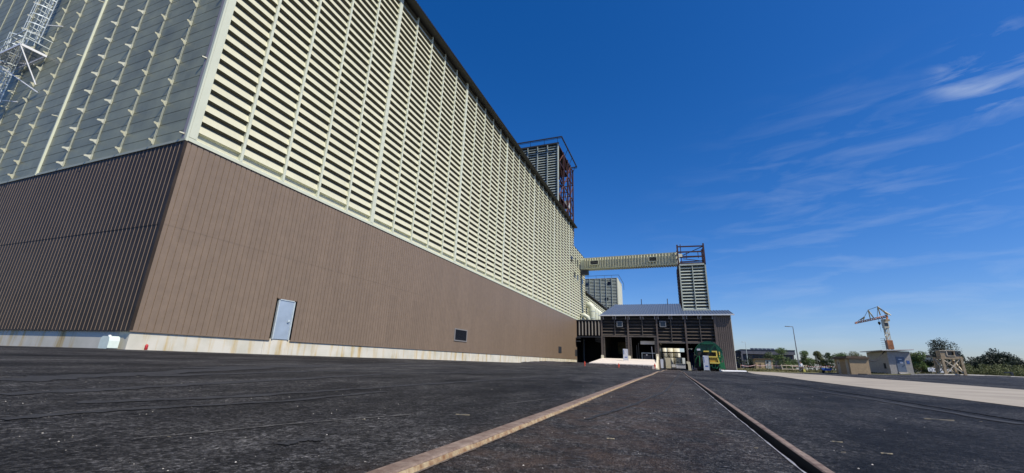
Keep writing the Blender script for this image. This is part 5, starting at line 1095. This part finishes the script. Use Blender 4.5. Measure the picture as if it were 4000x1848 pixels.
t = thing('far_warehouse', 'pale low warehouse barely visible between the bushes and the dark tree', 'building', (70, 160, 0)); qa = pd(3560, 1385, 150); qb = pd(3640, 1387, 150); MB().box(qa.x, qb.x, qa.y, qa.y + 12, -1, qa.z - .5).build('wall', 'tanpale', t); MB().box(qa.x - .4, qb.x + .4, qa.y - .5, qa.y + 12, qa.z - .5, qa.z).build('roof', 'darkbld2', t)

# ------------------------------------------------------------------ person
def skinned(name, verts, edges, radii, m, parent, sub=1):
    me = bpy.data.meshes.new(name); me.from_pydata(verts, edges, []); o = bpy.data.objects.new(name, me); COL.objects.link(o)
    sk = o.modifiers.new('skin', 'SKIN'); sk.use_smooth_shade = True
    for i, r_ in enumerate(radii): me.skin_vertices[0].data[i].radius = (r_, r_) if not isinstance(r_, tuple) else r_
    me.skin_vertices[0].data[0].use_root = True
    if sub: ss = o.modifiers.new('sub', 'SUBSURF'); ss.levels = sub; ss.render_levels = sub
    me.materials.append(M[m]); o.parent = parent
    return o
pp_ = pd(3134, 1460, 62); PX, PY_ = pp_.x, pp_.y; PZ = g(PX, PY_)
per = thing('person', 'person in white top and black trousers carrying a yellow bag by the street lamp', 'person', (PX, PY_, PZ))
# standing, walking toward the viewer; local coordinates in metres
V = [(0, 0, .93), (0, 0, 1.1), (0, .01, 1.28), (0, .02, 1.42), (0, .01, 1.50), (0, -.01, 1.60), (0, -.01, 1.70),
     (-.17, .02, 1.40), (-.22, .03, 1.14), (-.14, -.12, .98), (.17, .02, 1.40), (.23, .04, 1.13), (.27, -.02, .88),
     (-.09, 0, .88), (-.11, -.06, .48), (-.12, .04, .09), (-.13, -.14, .04), (.09, 0, .88), (.12, .04, .48), (.15, .1, .09), (.17, -.08, .04),
     (-.12, -.16, .94), (.275, -.03, .80)]
E_ = [(0, 1), (1, 2), (2, 3), (3, 4), (4, 5), (5, 6), (3, 7), (7, 8), (8, 9), (3, 10), (10, 11), (11, 12), (0, 13), (13, 14), (14, 15), (15, 16), (0, 17), (17, 18), (18, 19), (19, 20), (9, 21), (12, 22)]
Rr = [.12, .11, .12, .07, .05, .085, .075, .055, .042, .03, .055, .042, .03, .085, .055, .04, .032, .085, .055, .04, .032, .03, .03]
for s_i, (bx, by, bz) in ((21, (-.12, -.16, .94)), (22, (.275, -.03, .80))):
    for k in range(5):
        n0 = len(V); off = (k - 2) * .013; ln = (.04, .055, .06, .055, .045)[k]
        V += [(bx + off, by - .01, bz - .045), (bx + off * 1.1, by - .02, bz - .045 - ln)]; E_ += [(s_i, n0), (n0, n0 + 1)]; Rr += [.008, .006]
Vw = [(PX * 0 + a, b, c) for a, b, c in V]
body = skinned('body', Vw, E_, Rr, 'skin', per, 1)
skinned('white_top', [(0, 0, .90), (0, 0, 1.12), (0, .01, 1.30), (0, .02, 1.43), (-.175, .02, 1.40), (-.222, .03, 1.15), (-.15, -.10, 1.0), (.175, .02, 1.40), (.233, .04, 1.14), (.265, -.01, .92)], [(0, 1), (1, 2), (2, 3), (3, 4), (4, 5), (5, 6), (3, 7), (7, 8), (8, 9)], [.14, .14, .145, .075, .07, .058, .05, .07, .058, .05], 'white', per)
skinned('black_trousers', [(0, 0, .95), (-.09, 0, .86), (-.112, -.06, .48), (-.12, .04, .13), (.09, 0, .86), (.122, .04, .48), (.15, .1, .13)], [(0, 1), (1, 2), (2, 3), (0, 4), (4, 5), (5, 6)], [.135, .1, .075, .062, .1, .075, .062], 'black', per)
for sx, fy in ((-.125, 0), (.16, .06)):
    skinned('shoe', [(sx, .07 + fy, .05), (sx, -.05 + fy, .05), (sx, -.16 + fy, .04)], [(0, 1), (1, 2)], [.045, .05, .04], 'white', per)
skinned('hair', [(0, .03, 1.62), (0, .02, 1.72), (0, -.02, 1.755)], [(0, 1), (1, 2)], [.085, .085, .06], 'black', per)
bg_ = thing('yellow_bag', 'yellow and violet carrier bag held by the person beside the lamp', 'bag', (PX + .35, PY_ - .1, PZ + .3))
bx, by = PX + .33, PY_ - .05
MB().prism([(bx - .13, by, PZ + .32), (bx + .17, by, PZ + .28), (bx + .10, by, PZ + .72), (bx - .09, by, PZ + .74)], (0, .12, 0)).build('bag_body', 'bagyellow', bg_); MB().bar((bx - .05, by + .05, PZ + .73), (bx - .05, by + .02, PZ + .84), .025).bar((bx + .06, by + .05, PZ + .72), (bx - .04, by + .02, PZ + .84), .025).build('handle', 'blue', bg_)

# ------------------------------------------------------------------ litter on the asphalt
sp = MB()
def stone(x, y, s_, z=None):
    z = g(x, y) if z is None else z; a = random.uniform(0, 3.14); r_ = [s_ * random.uniform(.6, 1.1) for _ in range(5)]
    P = [(x + r_[i] * math.cos(a + i * 1.257), y + r_[i] * math.sin(a + i * 1.257), z) for i in range(5)]
    T = [(x + (p[0] - x) * .55, y + (p[1] - y) * .55, z + s_ * random.uniform(.4, .7)) for p in P]
    sp.add(P + T, [(0, 1, 6, 5), (1, 2, 7, 6), (2, 3, 8, 7), (3, 4, 9, 8), (4, 0, 5, 9), (5, 6, 7, 8, 9)])
for _ in range(1500):
    yy = 1.0 + 34 * random.random() ** 2.0; xx_ = random.uniform(-1.1, 1.2) * (yy * 1.3 + 2) - .1 * yy
    if xx_ < -19 or (-1.06 < xx_ + SH * yy < -.8) or (.4 < xx_ + SH * yy < .62): continue
    stone(xx_, yy, random.choice([.0012, .0015, .002, .0025, .004]) * (1 + yy * .12))
tag(sp.build('gravel', 'stone'), kind='stuff')
sp = MB()
def sliver(x, y, L_, a, wd=.004):
    z = g(x, y) + .003; pts = [Vector((x + L_ * k / 4 * math.cos(a), y + L_ * k / 4 * math.sin(a) + L_ * .06 * math.sin(k * 1.9), z)) for k in range(5)]
    for p, q in zip(pts, pts[1:]): sp.bar(p, q, wd, wd * .6)
for _ in range(60):
    yy = 1.0 + 20 * random.random() ** 1.7; xx_ = random.uniform(-1, 1.2) * (yy * 1.2 + 1.5)
    if (-1.06 < xx_ < -.8) or (.4 < xx_ < .62) or xx_ < -18: continue
    sliver(xx_, yy, random.uniform(.008, .03), random.uniform(-.4, .4), random.uniform(.0015, .003) * (1 + yy * .08))
for (px, py, L_, a) in ((3610, 1637, .22, .1), (2790, 1692, .05, -.5), (1780, 1620, .1, .2), (2370, 1715, .04, .3), (3250, 1726, .05, 0), (3440, 1772, .05, .1)):
    p = on_ground(px, py); sliver(p.x, p.y, L_, a, .006)
tag(sp.build('dry_straw_litter', 'straw'), kind='stuff')
# dirt washed against the left rail
db_ = MB(); A = []; B = []
for y in np.arange(.9, 14, .035):
    A.append((-.856 - SH * y, y, g(-.85, y) + .004)); ww = .004 + .05 * max(0, math.sin(y * 1.7 + 1.1)) * random.random() ** 2 + .012 * random.random(); B.append((-.856 - SH * y + ww, y, g(-.8, y) + .0045))
struct(db_.strip(A, B), 'dirt_strip', 'dirt', kind='stuff')
